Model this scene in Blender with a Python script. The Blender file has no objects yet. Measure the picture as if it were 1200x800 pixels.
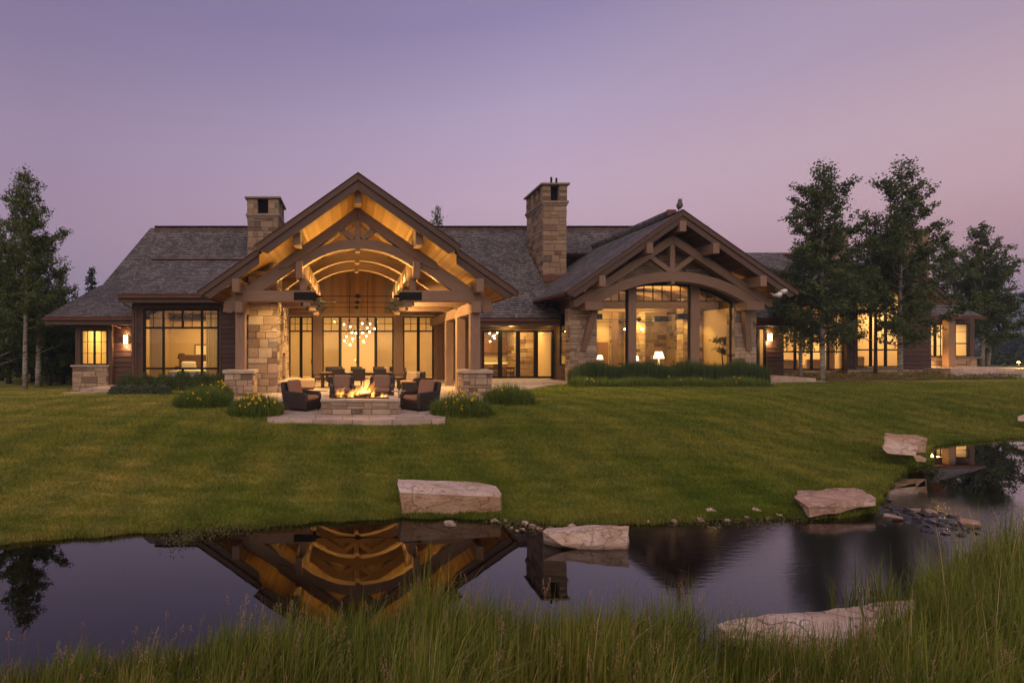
import bpy, math, random
import numpy as np
from mathutils import Vector, Matrix
sc = bpy.context.scene
COL = sc.collection
R = math.radians
PI = math.pi

# ---------------------------------------------------------------- camera
F, CX, CY, CAMH = 650.0, 413.0, 410.0, 2.75      # focal length and principal point in photo pixels, eye height above the water
cam_d = bpy.data.cameras.new('camera')
cam = bpy.data.objects.new('camera', cam_d); COL.objects.link(cam)
cam.location = (0, 0, CAMH); cam.rotation_euler = (R(90), 0, 0)
cam_d.sensor_width = 36.0; cam_d.lens = 36.0*F/1200.0
cam_d.shift_x = (600-CX)/1200.0; cam_d.shift_y = (CY-400)/1200.0
cam_d.clip_start = 0.1; cam_d.clip_end = 20000
sc.camera = cam
def px(x, Y): return (x-CX)*Y/F
def pz(y, Y): return CAMH-(y-CY)*Y/F

def lin(*c):
    r = []
    for v in c:
        v = v/255.0
        r.append(v/12.92 if v <= .04045 else ((v+.055)/1.055)**2.4)
    return tuple(r)

# ---------------------------------------------------------------- render, world, sun
sc.render.engine = 'CYCLES'
sc.view_settings.view_transform = 'Standard'
sc.view_settings.look = 'None'
sc.view_settings.exposure = 0.0
sc.view_settings.gamma = 1.0
cy = sc.cycles
cy.use_denoising = True
try:
    cy.denoiser = 'OPENIMAGEDENOISE'; cy.denoising_input_passes = 'RGB_ALBEDO_NORMAL'
except Exception: pass
cy.max_bounces = 7; cy.diffuse_bounces = 3; cy.glossy_bounces = 3; cy.transmission_bounces = 4
cy.transparent_max_bounces = 12; cy.volume_bounces = 0
cy.caustics_reflective = False; cy.caustics_refractive = False
cy.sample_clamp_indirect = 4.0; cy.sample_clamp_direct = 30.0
cy.use_light_tree = True

SUN_EL, SUN_AZ = R(2.0), R(200.0)      # afterglow behind the photographer
world = bpy.data.worlds.new('World'); sc.world = world; world.use_nodes = True
wt = world.node_tree; wn, wl = wt.nodes, wt.links
wn.clear()
w_out = wn.new('ShaderNodeOutputWorld')
def wmath(op, a, b=None, clamp=False):
    n = wn.new('ShaderNodeMath'); n.operation = op; n.use_clamp = clamp
    for i, v in enumerate((a, b)):
        if v is None: continue
        if isinstance(v, (int, float)): n.inputs[i].default_value = v
        else: wl.new(v, n.inputs[i])
    return n.outputs[0]
def wramp(fac, stops):
    n = wn.new('ShaderNodeValToRGB'); cr = n.color_ramp
    while len(cr.elements) < len(stops): cr.elements.new(0.5)
    for e, (p, c) in zip(cr.elements, stops):
        e.position = p; e.color = (*c, 1)
    wl.new(fac, n.inputs[0]); return n.outputs[0]
def wmix(fac, a, b, mode='MIX'):
    n = wn.new('ShaderNodeMix'); n.data_type = 'RGBA'; n.blend_type = mode
    for s, v in ((n.inputs[0], fac), (n.inputs[6], a), (n.inputs[7], b)):
        if isinstance(v, (int, float)): s.default_value = v
        elif isinstance(v, tuple): s.default_value = (*v, 1)
        else: wl.new(v, s)
    return n.outputs[2]
tc = wn.new('ShaderNodeTexCoord')
sx = wn.new('ShaderNodeSeparateXYZ'); wl.new(tc.outputs['Generated'], sx.inputs[0])
X_, Y_, Z_ = sx.outputs
el = wmath('MAXIMUM', Z_, 0.0)
# twilight colours by height above the horizon, towards the left and the right of the view
def airy(e, *c):      # the sky is seen through the evening haze: what the air takes away low down is given back here
    k = [np.interp(e, (0, .12, .2, .3, .5), f) for f in ((1.6, 1.40, 1.24, 1.12, .96), (1.35, 1.20, 1.13, 1.09, .95), (1.2, 1.06, 1.05, 1.04, .95))]
    return tuple(x*y for x, y in zip(lin(*c), k))
left = wramp(el, [(0.0, airy(0.0, 152,128,152)), (.22, airy(.22, 157,133,161)), (.33, airy(.33, 152,131,162)), (.45, airy(.45, 133,117,154)),
                  (.60, airy(.60, 112,104,142)), (1.0, airy(1.0, 112,112,150))])
mid = wramp(el, [(0.0, airy(0.0, 184,152,170)), (.16, airy(.16, 193,164,184)), (.255, airy(.255, 194,168,193)), (.38, airy(.38, 178,159,193)),
                 (.50, airy(.50, 145,133,174)), (1.0, airy(1.0, 112,112,150))])
far_r = wramp(el, [(0.0, airy(0.0, 172,132,142)), (.12, airy(.12, 189,149,157)), (.20, airy(.20, 198,166,178)), (.28, airy(.28, 194,166,180)),
                   (.37, airy(.37, 172,150,174)), (1.0, airy(1.0, 112,112,150))])
f1 = wmath('MULTIPLY', wmath('ADD', X_, .45), 1.35, True)
f2 = wmath('MULTIPLY', wmath('SUBTRACT', X_, .32), 2.5, True)
view_sky = wmix(f2, wmix(f1, left, mid), far_r)
# warm afterglow over the horizon behind the photographer
back = wmath('MULTIPLY', wmath('SUBTRACT', wmath('MULTIPLY', Y_, -1.0), -.2), 1.1, True)
glow = wmath('MULTIPLY', back, wmath('POWER', 2.718, wmath('MULTIPLY', el, -1.5)))
sky1 = wmix(glow, view_sky, (2.0, 1.62, 1.36))
nis = wn.new('ShaderNodeTexSky'); nis.sky_type = 'NISHITA'; nis.sun_disc = False
nis.sun_elevation = SUN_EL; nis.sun_rotation = SUN_AZ
nish = wmix(1.0, nis.outputs[0], (.05, .05, .05), 'MULTIPLY')
bk = wmath('MULTIPLY', back, .6)
sky2 = wmix(bk, sky1, nish, 'ADD')
below = wmath('LESS_THAN', Z_, -.002)
sky3 = wmix(below, sky2, (.03, .03, .03))
bg = wn.new('ShaderNodeBackground'); wl.new(sky3, bg.inputs[0]); bg.inputs[1].default_value = 1.12
wl.new(bg.outputs[0], w_out.inputs[0])
sun_d = bpy.data.lights.new('sun', 'SUN'); sun_d.energy = 1.1; sun_d.angle = R(50); sun_d.color = (1.0, .74, .56)
sun = bpy.data.objects.new('sun', sun_d); COL.objects.link(sun)
sun.rotation_euler = (R(40), 0, R(-20))

# ---------------------------------------------------------------- materials
class NT:
    """short hand for a procedural material"""
    def __init__(s, name, rough=.7, spec=.35):
        s.m = bpy.data.materials.new(name); s.m.use_nodes = True
        s.t = s.m.node_tree; s.n = s.t.nodes; s.l = s.t.links
        s.b = s.n['Principled BSDF']; s.b.inputs['Roughness'].default_value = rough
        s.b.inputs['Specular IOR Level'].default_value = spec
        s.out = s.n['Material Output']
    def put(s, sock, v):
        if isinstance(v, (int, float)): sock.default_value = v
        elif isinstance(v, tuple): sock.default_value = v if len(v) != 3 or sock.type == 'VECTOR' else (*v, 1)
        else: s.l.new(v, sock)
    def math(s, op, a, b=0.0, clamp=False):
        n = s.n.new('ShaderNodeMath'); n.operation = op; n.use_clamp = clamp
        s.put(n.inputs[0], a); s.put(n.inputs[1], b); return n.outputs[0]
    def co(s, kind='Object', scale=None, loc=None):
        o = s.n.new('ShaderNodeTexCoord').outputs[kind]
        if scale is None and loc is None: return o
        mp = s.n.new('ShaderNodeMapping'); s.l.new(o, mp.inputs[0])
        if scale: mp.inputs['Scale'].default_value = scale
        if loc: mp.inputs['Location'].default_value = loc
        return mp.outputs[0]
    def noise(s, scale, detail=4, vec=None, rough=.55, dist=0.0):
        n = s.n.new('ShaderNodeTexNoise'); n.inputs['Scale'].default_value = scale
        n.inputs['Detail'].default_value = detail; n.inputs['Roughness'].default_value = rough
        n.inputs['Distortion'].default_value = dist
        if vec is not None: s.l.new(vec, n.inputs['Vector'])
        return n.outputs[0]
    def ramp(s, fac, stops, interp='LINEAR'):
        n = s.n.new('ShaderNodeValToRGB'); cr = n.color_ramp; cr.interpolation = interp
        while len(cr.elements) < len(stops): cr.elements.new(.5)
        for e, (p, c) in zip(cr.elements, stops):
            e.position = p; e.color = (*c, 1) if len(c) == 3 else c
        s.put(n.inputs[0], fac); return n.outputs[0]
    def mix(s, fac, a, b, mode='MIX'):
        n = s.n.new('ShaderNodeMix'); n.data_type = 'RGBA'; n.blend_type = mode
        s.put(n.inputs[0], fac); s.put(n.inputs[6], a); s.put(n.inputs[7], b); return n.outputs[2]
    def attr(s, name='tint'):
        n = s.n.new('ShaderNodeAttribute'); n.attribute_name = name; return n.outputs['Fac']
    def base(s, c): s.put(s.b.inputs['Base Color'], c); return s
    def bump(s, h, strength=.4, dist=.02):
        n = s.n.new('ShaderNodeBump'); n.inputs['Strength'].default_value = strength; n.inputs['Distance'].default_value = dist
        s.l.new(h, n.inputs['Height']); s.l.new(n.outputs[0], s.b.inputs['Normal']); return s

def wood(name, c1, c2, rough=.6, grain=(1.0, 22.0, 1.0), amt=.5, spec=.3):
    """sawn timber: long grain along each piece's u, a tint of its own for each piece"""
    k = NT(name, rough, spec)
    v = k.co('UV', grain)
    g = k.noise(1.6, 5, v, .6, .6)
    w = k.noise(.5, 2, k.co('UV', (1, 3, 1)))
    c = k.mix(k.ramp(g, [(.3, (0, 0, 0)), (.72, (1, 1, 1))]), c1, c2)
    t = k.ramp(k.attr(), [(0, (1-amt*.5,)*3), (1, (1+amt*.35,)*3)])
    c = k.mix(1.0, c, t, 'MULTIPLY')
    c = k.mix(k.math('MULTIPLY', w, .35), c, k.mix(1.0, c, (.55, .55, .55), 'MULTIPLY'))
    k.base(c).bump(g, .25, .006)
    return k.m
def plain(name, c, rough=.6, spec=.4, metal=0.0, nscale=None, namt=.25, bump=0.0, coords='Object'):
    k = NT(name, rough, spec); k.b.inputs['Metallic'].default_value = metal
    nz = k.noise(nscale or 8.0, 5, k.co(coords))
    k.base(k.mix(nz, tuple(x*(1-namt) for x in c), tuple(min(1, x*(1+namt)) for x in c)))
    if bump: k.bump(nz, bump, .01)
    return k.m
def emit(name, c, strength):
    k = NT(name); k.b.inputs['Base Color'].default_value = (*c, 1)
    k.b.inputs['Emission Color'].default_value = (*c, 1); k.b.inputs['Emission Strength'].default_value = strength
    return k.m

M = {}
M['timber'] = wood('timber_taupe', (.190,.113,.074), (.295,.183,.124), .65, amt=.3)
M['fascia'] = wood('fascia_brown', (.070,.038,.027), (.125,.070,.050), .55, amt=.3)
M['siding'] = wood('siding_brown', (.050,.022,.015), (.095,.043,.030), .6, amt=.6)
M['ceiling'] = wood('ceiling_boards', (.30,.155,.050), (.47,.26,.09), .5, amt=.35)
def planks(m, w=.10):
    """dark joints between boards, measured along u"""
    t = m.node_tree; n, l = t.nodes, t.links; b = n['Principled BSDF']; src = b.inputs['Base Color'].links[0].from_socket
    uv = n.new('ShaderNodeTexCoord').outputs['UV']; sp = n.new('ShaderNodeSeparateXYZ'); l.new(uv, sp.inputs[0])
    def mth(op, x, y=0.0):
        q = n.new('ShaderNodeMath'); q.operation = op
        for i, v in enumerate((x, y)):
            if isinstance(v, (int, float)): q.inputs[i].default_value = v
            else: l.new(v, q.inputs[i])
        return q.outputs[0]
    d = mth('DIVIDE', sp.outputs[0], w); fr = mth('FRACT', d); fl = mth('FLOOR', d)
    wn_ = n.new('ShaderNodeTexWhiteNoise'); wn_.noise_dimensions = '1D'; l.new(fl, wn_.inputs['W'])
    r1 = n.new('ShaderNodeValToRGB'); r1.color_ramp.elements[0].color = (.62,.58,.55, 1); r1.color_ramp.elements[1].color = (1.15,1.12,1.1, 1); l.new(wn_.outputs['Value'], r1.inputs[0])
    r2 = n.new('ShaderNodeValToRGB'); r2.color_ramp.elements[0].color = (.15,.12,.10, 1); r2.color_ramp.elements[1].color = (1, 1, 1, 1); r2.color_ramp.elements[1].position = .07; l.new(fr, r2.inputs[0])
    for r_ in (r1, r2):
        mx = n.new('ShaderNodeMix'); mx.data_type = 'RGBA'; mx.blend_type = 'MULTIPLY'; mx.inputs[0].default_value = 1; l.new(src, mx.inputs[6]); l.new(r_.outputs[0], mx.inputs[7]); src = mx.outputs[2]
    l.new(src, b.inputs['Base Color'])
planks(M['ceiling'])
M['vboard'] = wood('wall_boards', (.17,.078,.024), (.27,.135,.044), .5, amt=.5)
M['frame'] = plain('bronze_frame', (.010,.008,.0075), .6, .2)
M['steel'] = plain('black_steel', (.009,.008,.008), .75, .2)
M['copper'] = plain('aged_copper', (.135,.055,.036), .55, .4, .45, 3, .5)
M['wicker'] = plain('dark_wicker', (.026,.016,.012), .6, .4, 0, 120, .5, .5)
M['cushion'] = plain('brown_cushion', (.20,.115,.080), .9, .15, 0, 60, .12, .2)
M['tan_cushion'] = plain('tan_cushion', (.42,.29,.18), .9, .15, 0, 60, .12, .2)
M['white_linen'] = plain('white_linen', (.75,.70,.62), .9, .15, 0, 5, .06)
M['cream'] = plain('cream_plaster', (.62,.50,.36), .9, .2, 0, 3, .06)
M['plaster'] = plain('tan_plaster', (.52,.38,.25), .9, .2, 0, 40, .14)
M['dark_wood'] = wood('dark_furniture', (.055,.028,.016), (.10,.052,.03), .4, amt=.4)
M['mid_wood'] = wood('walnut_furniture', (.17,.085,.04), (.27,.14,.07), .4, amt=.4)
M['floor_wood'] = wood('oak_floor', (.30,.18,.09), (.42,.27,.14), .4, amt=.6)
M['black'] = plain('soot_black', (.008,.007,.007), .9, .1)
M['iron'] = plain('rusty_iron', (.05,.03,.02), .7, .4, .5, 14, .5)
M['white_metal'] = plain('pale_metal', (.5,.47,.43), .4, .5, .6)
M['bulb'] = emit('bulb_glow', (1, .74, .40), 26)
M['bulb_hot'] = emit('bulb_hot_glow', (1, .78, .45), 60)
M['shade_glow'] = emit('lamp_shade_glow', (1, .72, .40), 5)
M['sconce_glow'] = emit('sconce_glow', (1, .66, .34), 9)
M['path_glow'] = emit('path_light_glow', (1, .55, .20), 40)
M['white_plastic'] = plain('white_plastic', (.75,.75,.75), .4, .5)

def stone_mat(name, cols, joint=(.12,.10,.085), rough=.8):
    k = NT(name, rough, .25)
    ob = k.co('Object')
    c = k.ramp(k.attr(), cols)
    n1 = k.noise(3.0, 6, ob, .62); n2 = k.noise(28, 4, ob, .6)
    c = k.mix(k.ramp(n1, [(.35, (0,)*3), (.7, (.6,)*3)]), c, k.mix(1.0, c, (.62,.55,.5), 'MULTIPLY'))
    c = k.mix(k.ramp(n2, [(.45, (0,)*3), (.75, (.35,)*3)]), c, (.52,.44,.36))
    k.base(c).bump(k.mix(.5, n1, n2), .55, .02)
    return k.m
BUFF = [(0, (.13,.075,.050)), (.10, (.18,.110,.075)), (.16, (.32,.215,.140)), (.45, (.41,.295,.20)), (.7, (.34,.24,.16)), (.85, (.47,.36,.26)), (.93, (.23,.145,.098)), (1, (.21,.175,.155))]
M['stone'] = stone_mat('buff_ashlar', BUFF)
M['chimney_stone'] = stone_mat('brown_ashlar', [(p, tuple(x*f for x, f in zip(c, (.72, .66, .60)))) for p, c in BUFF])
M['brown_cap'] = stone_mat('brown_cap_stone', [(0, (.17,.12,.09)), (1, (.25,.18,.135))])
M['mortar'] = plain('mortar', (.17,.135,.10), .95, .1, 0, 30, .15)
M['cap'] = stone_mat('cap_stone', [(0, (.36,.29,.23)), (1, (.48,.40,.33))])
def sandstone(name, c1, c2, c3):
    k = NT(name, .85, .2)
    P = k.n.new('ShaderNodeNewGeometry').outputs['Position']
    def at(sc_):
        mp = k.n.new('ShaderNodeMapping'); k.l.new(P, mp.inputs[0]); mp.inputs['Scale'].default_value = sc_; return mp.outputs[0]
    n1 = k.noise(1.6, 6, at((1, 1, 1.6)), .65); n2 = k.noise(7, 6, at((1, 1, 2.5)), .65); n3 = k.noise(40, 4, P, .6)
    c = k.mix(k.ramp(n1, [(.38, (0,)*3), (.62, (1,)*3)]), c1, c2)
    c = k.mix(k.ramp(n2, [(.52, (0,)*3), (.66, (.85,)*3)]), c, c3)
    c = k.mix(k.ramp(n3, [(.5, (0,)*3), (.75, (.4,)*3)]), c, k.mix(1.0, c, (.6,.55,.5), 'MULTIPLY'))
    vo = k.n.new('ShaderNodeTexVoronoi'); vo.feature = 'DISTANCE_TO_EDGE'; vo.inputs['Scale'].default_value = 1.7
    w_ = k.n.new('ShaderNodeVectorMath'); w_.operation = 'ADD'; k.l.new(at((1, 1, 2.2)), w_.inputs[0])
    nz = k.n.new('ShaderNodeTexNoise'); nz.inputs['Scale'].default_value = 3; nz.inputs['Detail'].default_value = 5; k.l.new(P, nz.inputs['Vector']); k.l.new(nz.outputs['Color'], w_.inputs[1]); k.l.new(w_.outputs[0], vo.inputs['Vector'])
    crack = k.ramp(vo.outputs['Distance'], [(.0, (1,)*3), (.022, (0,)*3)])
    gate = k.ramp(k.noise(1.1, 2, P), [(.48, (0,)*3), (.56, (.8,)*3)])
    cr = k.mix(1.0, crack, gate, 'MULTIPLY')
    c = k.mix(cr, c, k.mix(1.0, c, (.28,.22,.18), 'MULTIPLY'))
    sp = k.n.new('ShaderNodeSeparateXYZ'); k.l.new(P, sp.inputs[0])
    wet = k.ramp(k.math('ADD', k.math('MULTIPLY', sp.outputs[2], 4.0), k.math('MULTIPLY', n2, .35)), [(.28, (.7,)*3), (.48, (0,)*3)])
    c = k.mix(wet, c, k.mix(1.0, c, (.35,.28,.22), 'MULTIPLY'))
    hh = k.math('SUBTRACT', k.math('ADD', k.math('MULTIPLY', n2, .7), k.math('MULTIPLY', n3, .35)), k.math('MULTIPLY', crack, .6))
    k.base(c).bump(hh, .8, .04); return k.m
M['boulder'] = sandstone('pale_sandstone', (.46,.32,.24), (.64,.51,.44), (.36,.23,.16))
M['red_boulder'] = sandstone('red_sandstone', (.34,.19,.13), (.44,.29,.22), (.55,.44,.38))
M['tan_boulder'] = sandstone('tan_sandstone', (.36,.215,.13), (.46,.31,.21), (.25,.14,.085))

def shingle_mat():
    k = NT('cedar_shingles', .85, .2)
    uv = k.co('UV')
    bn = k.n.new('ShaderNodeTexBrick'); k.l.new(uv, bn.inputs['Vector'])
    for nm, v in (('Scale', 1.0), ('Mortar Size', .008), ('Mortar Smooth', .2), ('Bias', 0.0), ('Brick Width', .24), ('Row Height', .25)):
        bn.inputs[nm].default_value = v
    bn.offset = .43; bn.squash = .8; bn.squash_frequency = 3
    bn.inputs['Color1'].default_value = (.076,.067,.068, 1); bn.inputs['Color2'].default_value = (.185,.164,.166, 1)
    bn.inputs['Mortar'].default_value = (.02,.015,.013, 1)
    n1 = k.noise(.6, 5, k.co('Object'), .6); n2 = k.noise(9, 4, k.co('UV', (1, .4, 1)), .6)
    c = k.mix(1.0, bn.outputs['Color'], k.ramp(n1, [(.3, (.72,)*3), (.75, (1.25, 1.2, 1.15))]), 'MULTIPLY')
    c = k.mix(1.0, c, k.ramp(n2, [(.3, (.7,)*3), (.7, (1.2,)*3)]), 'MULTIPLY')
    sp = k.n.new('ShaderNodeSeparateXYZ'); k.l.new(uv, sp.inputs[0])
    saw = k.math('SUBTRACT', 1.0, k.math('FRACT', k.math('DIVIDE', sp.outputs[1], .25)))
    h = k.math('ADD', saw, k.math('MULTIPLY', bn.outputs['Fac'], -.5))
    # the butt of each course is darker than the rest
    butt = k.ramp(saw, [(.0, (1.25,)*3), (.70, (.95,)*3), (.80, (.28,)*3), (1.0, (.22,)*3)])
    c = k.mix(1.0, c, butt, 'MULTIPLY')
    k.base(c).bump(h, .8, .03)
    return k.m
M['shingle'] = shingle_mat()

def glass_mat(name='window_glass', tint=(1,1,1), refl=1.0):
    m = bpy.data.materials.new(name); m.use_nodes = True
    t = m.node_tree; n, l = t.nodes, t.links; n.clear()
    o = n.new('ShaderNodeOutputMaterial'); mx = n.new('ShaderNodeMixShader')
    tr = n.new('ShaderNodeBsdfTransparent'); tr.inputs[0].default_value = (*tint, 1)
    gl = n.new('ShaderNodeBsdfGlossy'); gl.inputs['Roughness'].default_value = .01
    fr = n.new('ShaderNodeFresnel'); fr.inputs[0].default_value = 1.5
    mu = n.new('ShaderNodeMath'); mu.operation = 'MULTIPLY'; mu.inputs[1].default_value = refl; mu.use_clamp = True
    l.new(fr.outputs[0], mu.inputs[0]); l.new(mu.outputs[0], mx.inputs[0])
    l.new(tr.outputs[0], mx.inputs[1]); l.new(gl.outputs[0], mx.inputs[2]); l.new(mx.outputs[0], o.inputs[0])
    return m
M['glass'] = glass_mat(refl=1.25)

def translucent(name, c, mixf=.5):
    m = bpy.data.materials.new(name); m.use_nodes = True
    t = m.node_tree; n, l = t.nodes, t.links; n.clear()
    o = n.new('ShaderNodeOutputMaterial'); mx = n.new('ShaderNodeMixShader'); mx.inputs[0].default_value = mixf
    d = n.new('ShaderNodeBsdfDiffuse'); tr = n.new('ShaderNodeBsdfTranslucent')
    nz = n.new('ShaderNodeTexNoise'); nz.inputs['Scale'].default_value = 4.0
    cr = n.new('ShaderNodeValToRGB'); cr.color_ramp.elements[0].color = (*[x*.88 for x in c], 1); cr.color_ramp.elements[1].color = (*c, 1)
    l.new(nz.outputs[0], cr.inputs[0]); l.new(cr.outputs[0], d.inputs[0]); l.new(cr.outputs[0], tr.inputs[0])
    l.new(d.outputs[0], mx.inputs[1]); l.new(tr.outputs[0], mx.inputs[2]); l.new(mx.outputs[0], o.inputs[0])
    return m
M['blind'] = translucent('cream_blind', (.80,.70,.52), .6)
M['sheer'] = translucent('sheer_curtain', (.62,.52,.40), .5)

def leaf_mat(name, c1, c2, tr=.35, rough=.6):
    k = NT(name, rough, .25)
    c = k.ramp(k.attr(), [(0, c1), (1, c2)])
    k.base(c)
    tl = k.n.new('ShaderNodeBsdfTranslucent'); k.l.new(c, tl.inputs[0])
    mx = k.n.new('ShaderNodeMixShader'); mx.inputs[0].default_value = tr
    k.l.new(k.b.outputs[0], mx.inputs[1]); k.l.new(tl.outputs[0], mx.inputs[2]); k.l.new(mx.outputs[0], k.out.inputs[0])
    return k.m
M['aspen_leaf'] = leaf_mat('aspen_leaves', (.062,.090,.022), (.150,.185,.056))
M['dark_leaf'] = leaf_mat('shade_leaves', (.050,.072,.022), (.125,.155,.055))
M['conifer'] = leaf_mat('conifer_needles', (.018,.03,.02), (.045,.06,.035), .1)
M['box_leaf'] = leaf_mat('boxwood_leaves', (.05,.078,.022), (.115,.155,.045), .25)
M['lav_leaf'] = leaf_mat('sage_leaves', (.07,.085,.055), (.14,.155,.10), .25)
M['lily_leaf'] = leaf_mat('daylily_leaves', (.095,.145,.020), (.22,.275,.055), .4)
M['hedge_leaf'] = leaf_mat('sword_leaves', (.042,.068,.022), (.10,.14,.048), .35)
M['lily'] = leaf_mat('daylily_petals', (.75,.40,.012), (.85,.55,.03), .35)
M['cover'] = leaf_mat('bed_leaves', (.09,.085,.025), (.20,.17,.05), .3)
def bark_mat():
    k = NT('aspen_bark', .8, .2)
    ob = k.co('Object', (1, 1, 1)); n = k.noise(3.2, 5, k.co('Object', (1.5, 1.5, 5)), .6)
    k.base(k.ramp(n, [(.38, (.03,.025,.022)), (.47, (.26,.225,.185)), (.7, (.40,.355,.295))])).bump(n, .4, .02)
    return k.m
M['bark'] = bark_mat()
M['brown_bark'] = plain('brown_bark', (.07,.05,.04), .9, .1, 0, 14, .4, .4)

# ---------------------------------------------------------------- mesh builder
class MB:
    def __init__(s, mats, seed=0):
        s.V, s.Fc, s.T, s.MI, s.UV = [], [], [], [], []
        s.mats = mats if isinstance(mats, (list, tuple)) else [mats]
        s.rng = random.Random(seed)
    def face(s, pts, tint=.5, mi=0, uv=None):
        b = len(s.V); s.V.extend([tuple(p) for p in pts]); s.Fc.append(tuple(range(b, b+len(pts))))
        s.T.append(tint); s.MI.append(mi)
        s.UV.append(uv or [(p[0], p[2]) for p in pts])
    def mesh(s, verts, faces, tint=.5, mi=0, uvs=None):
        b = len(s.V); s.V.extend([tuple(p) for p in verts])
        for i, f in enumerate(faces):
            s.Fc.append(tuple(b+j for j in f)); s.T.append(tint); s.MI.append(mi)
            s.UV.append(uvs[i] if uvs else [(verts[j][0], verts[j][2]) for j in f])
    def obox(s, c, ax, ay, az, tint=None, mi=0):
        """box: centre and three half-length vectors, ax along the grain"""
        c = Vector(c); ax, ay, az = Vector(ax), Vector(ay), Vector(az)
        P = [c+sx*ax+sy*ay+sz*az for sx in (-1, 1) for sy in (-1, 1) for sz in (-1, 1)]
        lx, ly, lz = ax.length, ay.length, az.length
        L = [(sx*lx, sy*ly, sz*lz) for sx in (-1, 1) for sy in (-1, 1) for sz in (-1, 1)]
        fs = [(0,1,3,2), (4,6,7,5), (0,4,5,1), (2,3,7,6), (0,2,6,4), (1,5,7,3)]
        if ax.cross(ay).dot(az) < 0: fs = [f[::-1] for f in fs]
        o1, o2 = s.rng.uniform(0, 30), s.rng.uniform(0, 30)
        uvs = []
        for k, f in enumerate(fs):
            a, b = ((1, 2), (1, 2), (0, 2), (0, 2), (0, 1), (0, 1))[k]
            uvs.append([(L[i][a]+o1, L[i][b]+o2) for i in f])
        s.mesh(P, fs, s.rng.random() if tint is None else tint, mi, uvs)
    def box(s, x0, x1, y0, y1, z0, z1, tint=None, mi=0):
        d = [(x1-x0)/2, (y1-y0)/2, (z1-z0)/2]; c = ((x0+x1)/2, (y0+y1)/2, (z0+z1)/2)
        ax = [Vector((d[0], 0, 0)), Vector((0, d[1], 0)), Vector((0, 0, d[2]))]
        i = max(range(3), key=lambda k: d[k])
        s.obox(c, ax[i], ax[(i+1) % 3], ax[(i+2) % 3], tint, mi)
    def bar(s, p, q, w, h, up=(0, 0, 1), tint=None, mi=0):
        p, q = Vector(p), Vector(q); d = q-p; a = d.normalized()
        side = a.cross(Vector(up))
        if side.length < 1e-4: side = a.cross(Vector((0, 1, 0)))
        side.normalize(); u = side.cross(a)
        s.obox((p+q)/2, d/2, side*(w/2), u*(h/2), tint, mi)
    def prism(s, poly, y0, y1, tint=None, mi=0):
        """polygon in xz drawn out from y0 to y1"""
        n = len(poly); t = s.rng.random() if tint is None else tint
        A = sum(poly[i][0]*poly[(i+1) % n][1]-poly[(i+1) % n][0]*poly[i][1] for i in range(n))
        if A < 0: poly = poly[::-1]
        ln = max(((poly[(i+1) % n][0]-poly[i][0], poly[(i+1) % n][1]-poly[i][1]) for i in range(n)), key=lambda v: v[0]**2+v[1]**2)
        q = math.hypot(*ln); e = (ln[0]/q, ln[1]/q); o = s.rng.uniform(0, 30)
        uv = [(p[0]*e[0]+p[1]*e[1]+o, -p[0]*e[1]+p[1]*e[0]) for p in poly]
        V = [(p[0], y0, p[1]) for p in poly]+[(p[0], y1, p[1]) for p in poly]
        fs = [tuple(range(n)), tuple(range(2*n-1, n-1, -1))]
        us = [uv, uv[::-1]]
        for i in range(n):
            j = (i+1) % n
            fs.append((i, n+i, n+j, j)); l = math.hypot(poly[j][0]-poly[i][0], poly[j][1]-poly[i][1])
            us.append([(o, 0), (o, y1-y0), (o+l, y1-y0), (o+l, 0)])
        s.mesh(V, fs, t, mi, us)
    def arch(s, cx, cz, r0, r1, a0, a1, y0, y1, n=28, tint=None, mi=0):
        t = s.rng.random() if tint is None else tint
        V = []; 
        for i in range(n+1):
            a = a0+(a1-a0)*i/n
            for r in (r0, r1):
                for y in (y0, y1): V.append((cx+r*math.sin(a), y, cz+r*math.cos(a)))
        fs, us = [], []
        for i in range(n):
            b = 4*i; u0 = r1*(a0+(a1-a0)*i/n); u1 = r1*(a0+(a1-a0)*(i+1)/n)
            fs += [(b, b+4, b+6, b+2), (b+1, b+3, b+7, b+5), (b, b+1, b+5, b+4), (b+2, b+6, b+7, b+3)]
            us += [[(u0, 0), (u1, 0), (u1, r1-r0), (u0, r1-r0)], [(u0, 0), (u0, r1-r0), (u1, r1-r0), (u1, 0)],
                   [(u0, 0), (u0, y1-y0), (u1, y1-y0), (u1, 0)], [(u0, 0), (u1, 0), (u1, y1-y0), (u0, y1-y0)]]
        e = 4*n
        fs += [(0, 2, 3, 1), (e, e+1, e+3, e+2)]; us += [[(0, 0), (1, 0), (1, 1), (0, 1)]]*2
        s.mesh(V, fs, t, mi, us)
    def tube(s, pts, rad, n=8, tint=None, mi=0, cap=True):
        pts = [Vector(p) for p in pts]; t = s.rng.random() if tint is None else tint
        rs = rad if isinstance(rad, (list, tuple)) else [rad]*len(pts)
        V, fs, us = [], [], []; L = 0
        ref = Vector((.31, .95, .05)); us_l = []
        for i, p in enumerate(pts):
            d = (pts[min(i+1, len(pts)-1)]-pts[max(i-1, 0)])
            if d.length < 1e-6: d = Vector((0, 0, 1))
            d.normalize(); a = d.cross(ref)
            if a.length < .05: a = d.cross(Vector((1, 0, 0)))
            a.normalize(); b = d.cross(a)
            if i: L += (p-pts[i-1]).length
            us_l.append(L)
            for k in range(n):
                an = 2*PI*k/n; V.append(p+rs[i]*(math.cos(an)*a+math.sin(an)*b))
        for i in range(len(pts)-1):
            for k in range(n):
                k2 = (k+1) % n
                fs.append((i*n+k, i*n+k2, (i+1)*n+k2, (i+1)*n+k))
                us.append([(us_l[i], k/n*.3), (us_l[i], (k+1)/n*.3), (us_l[i+1], (k+1)/n*.3), (us_l[i+1], k/n*.3)])
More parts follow.
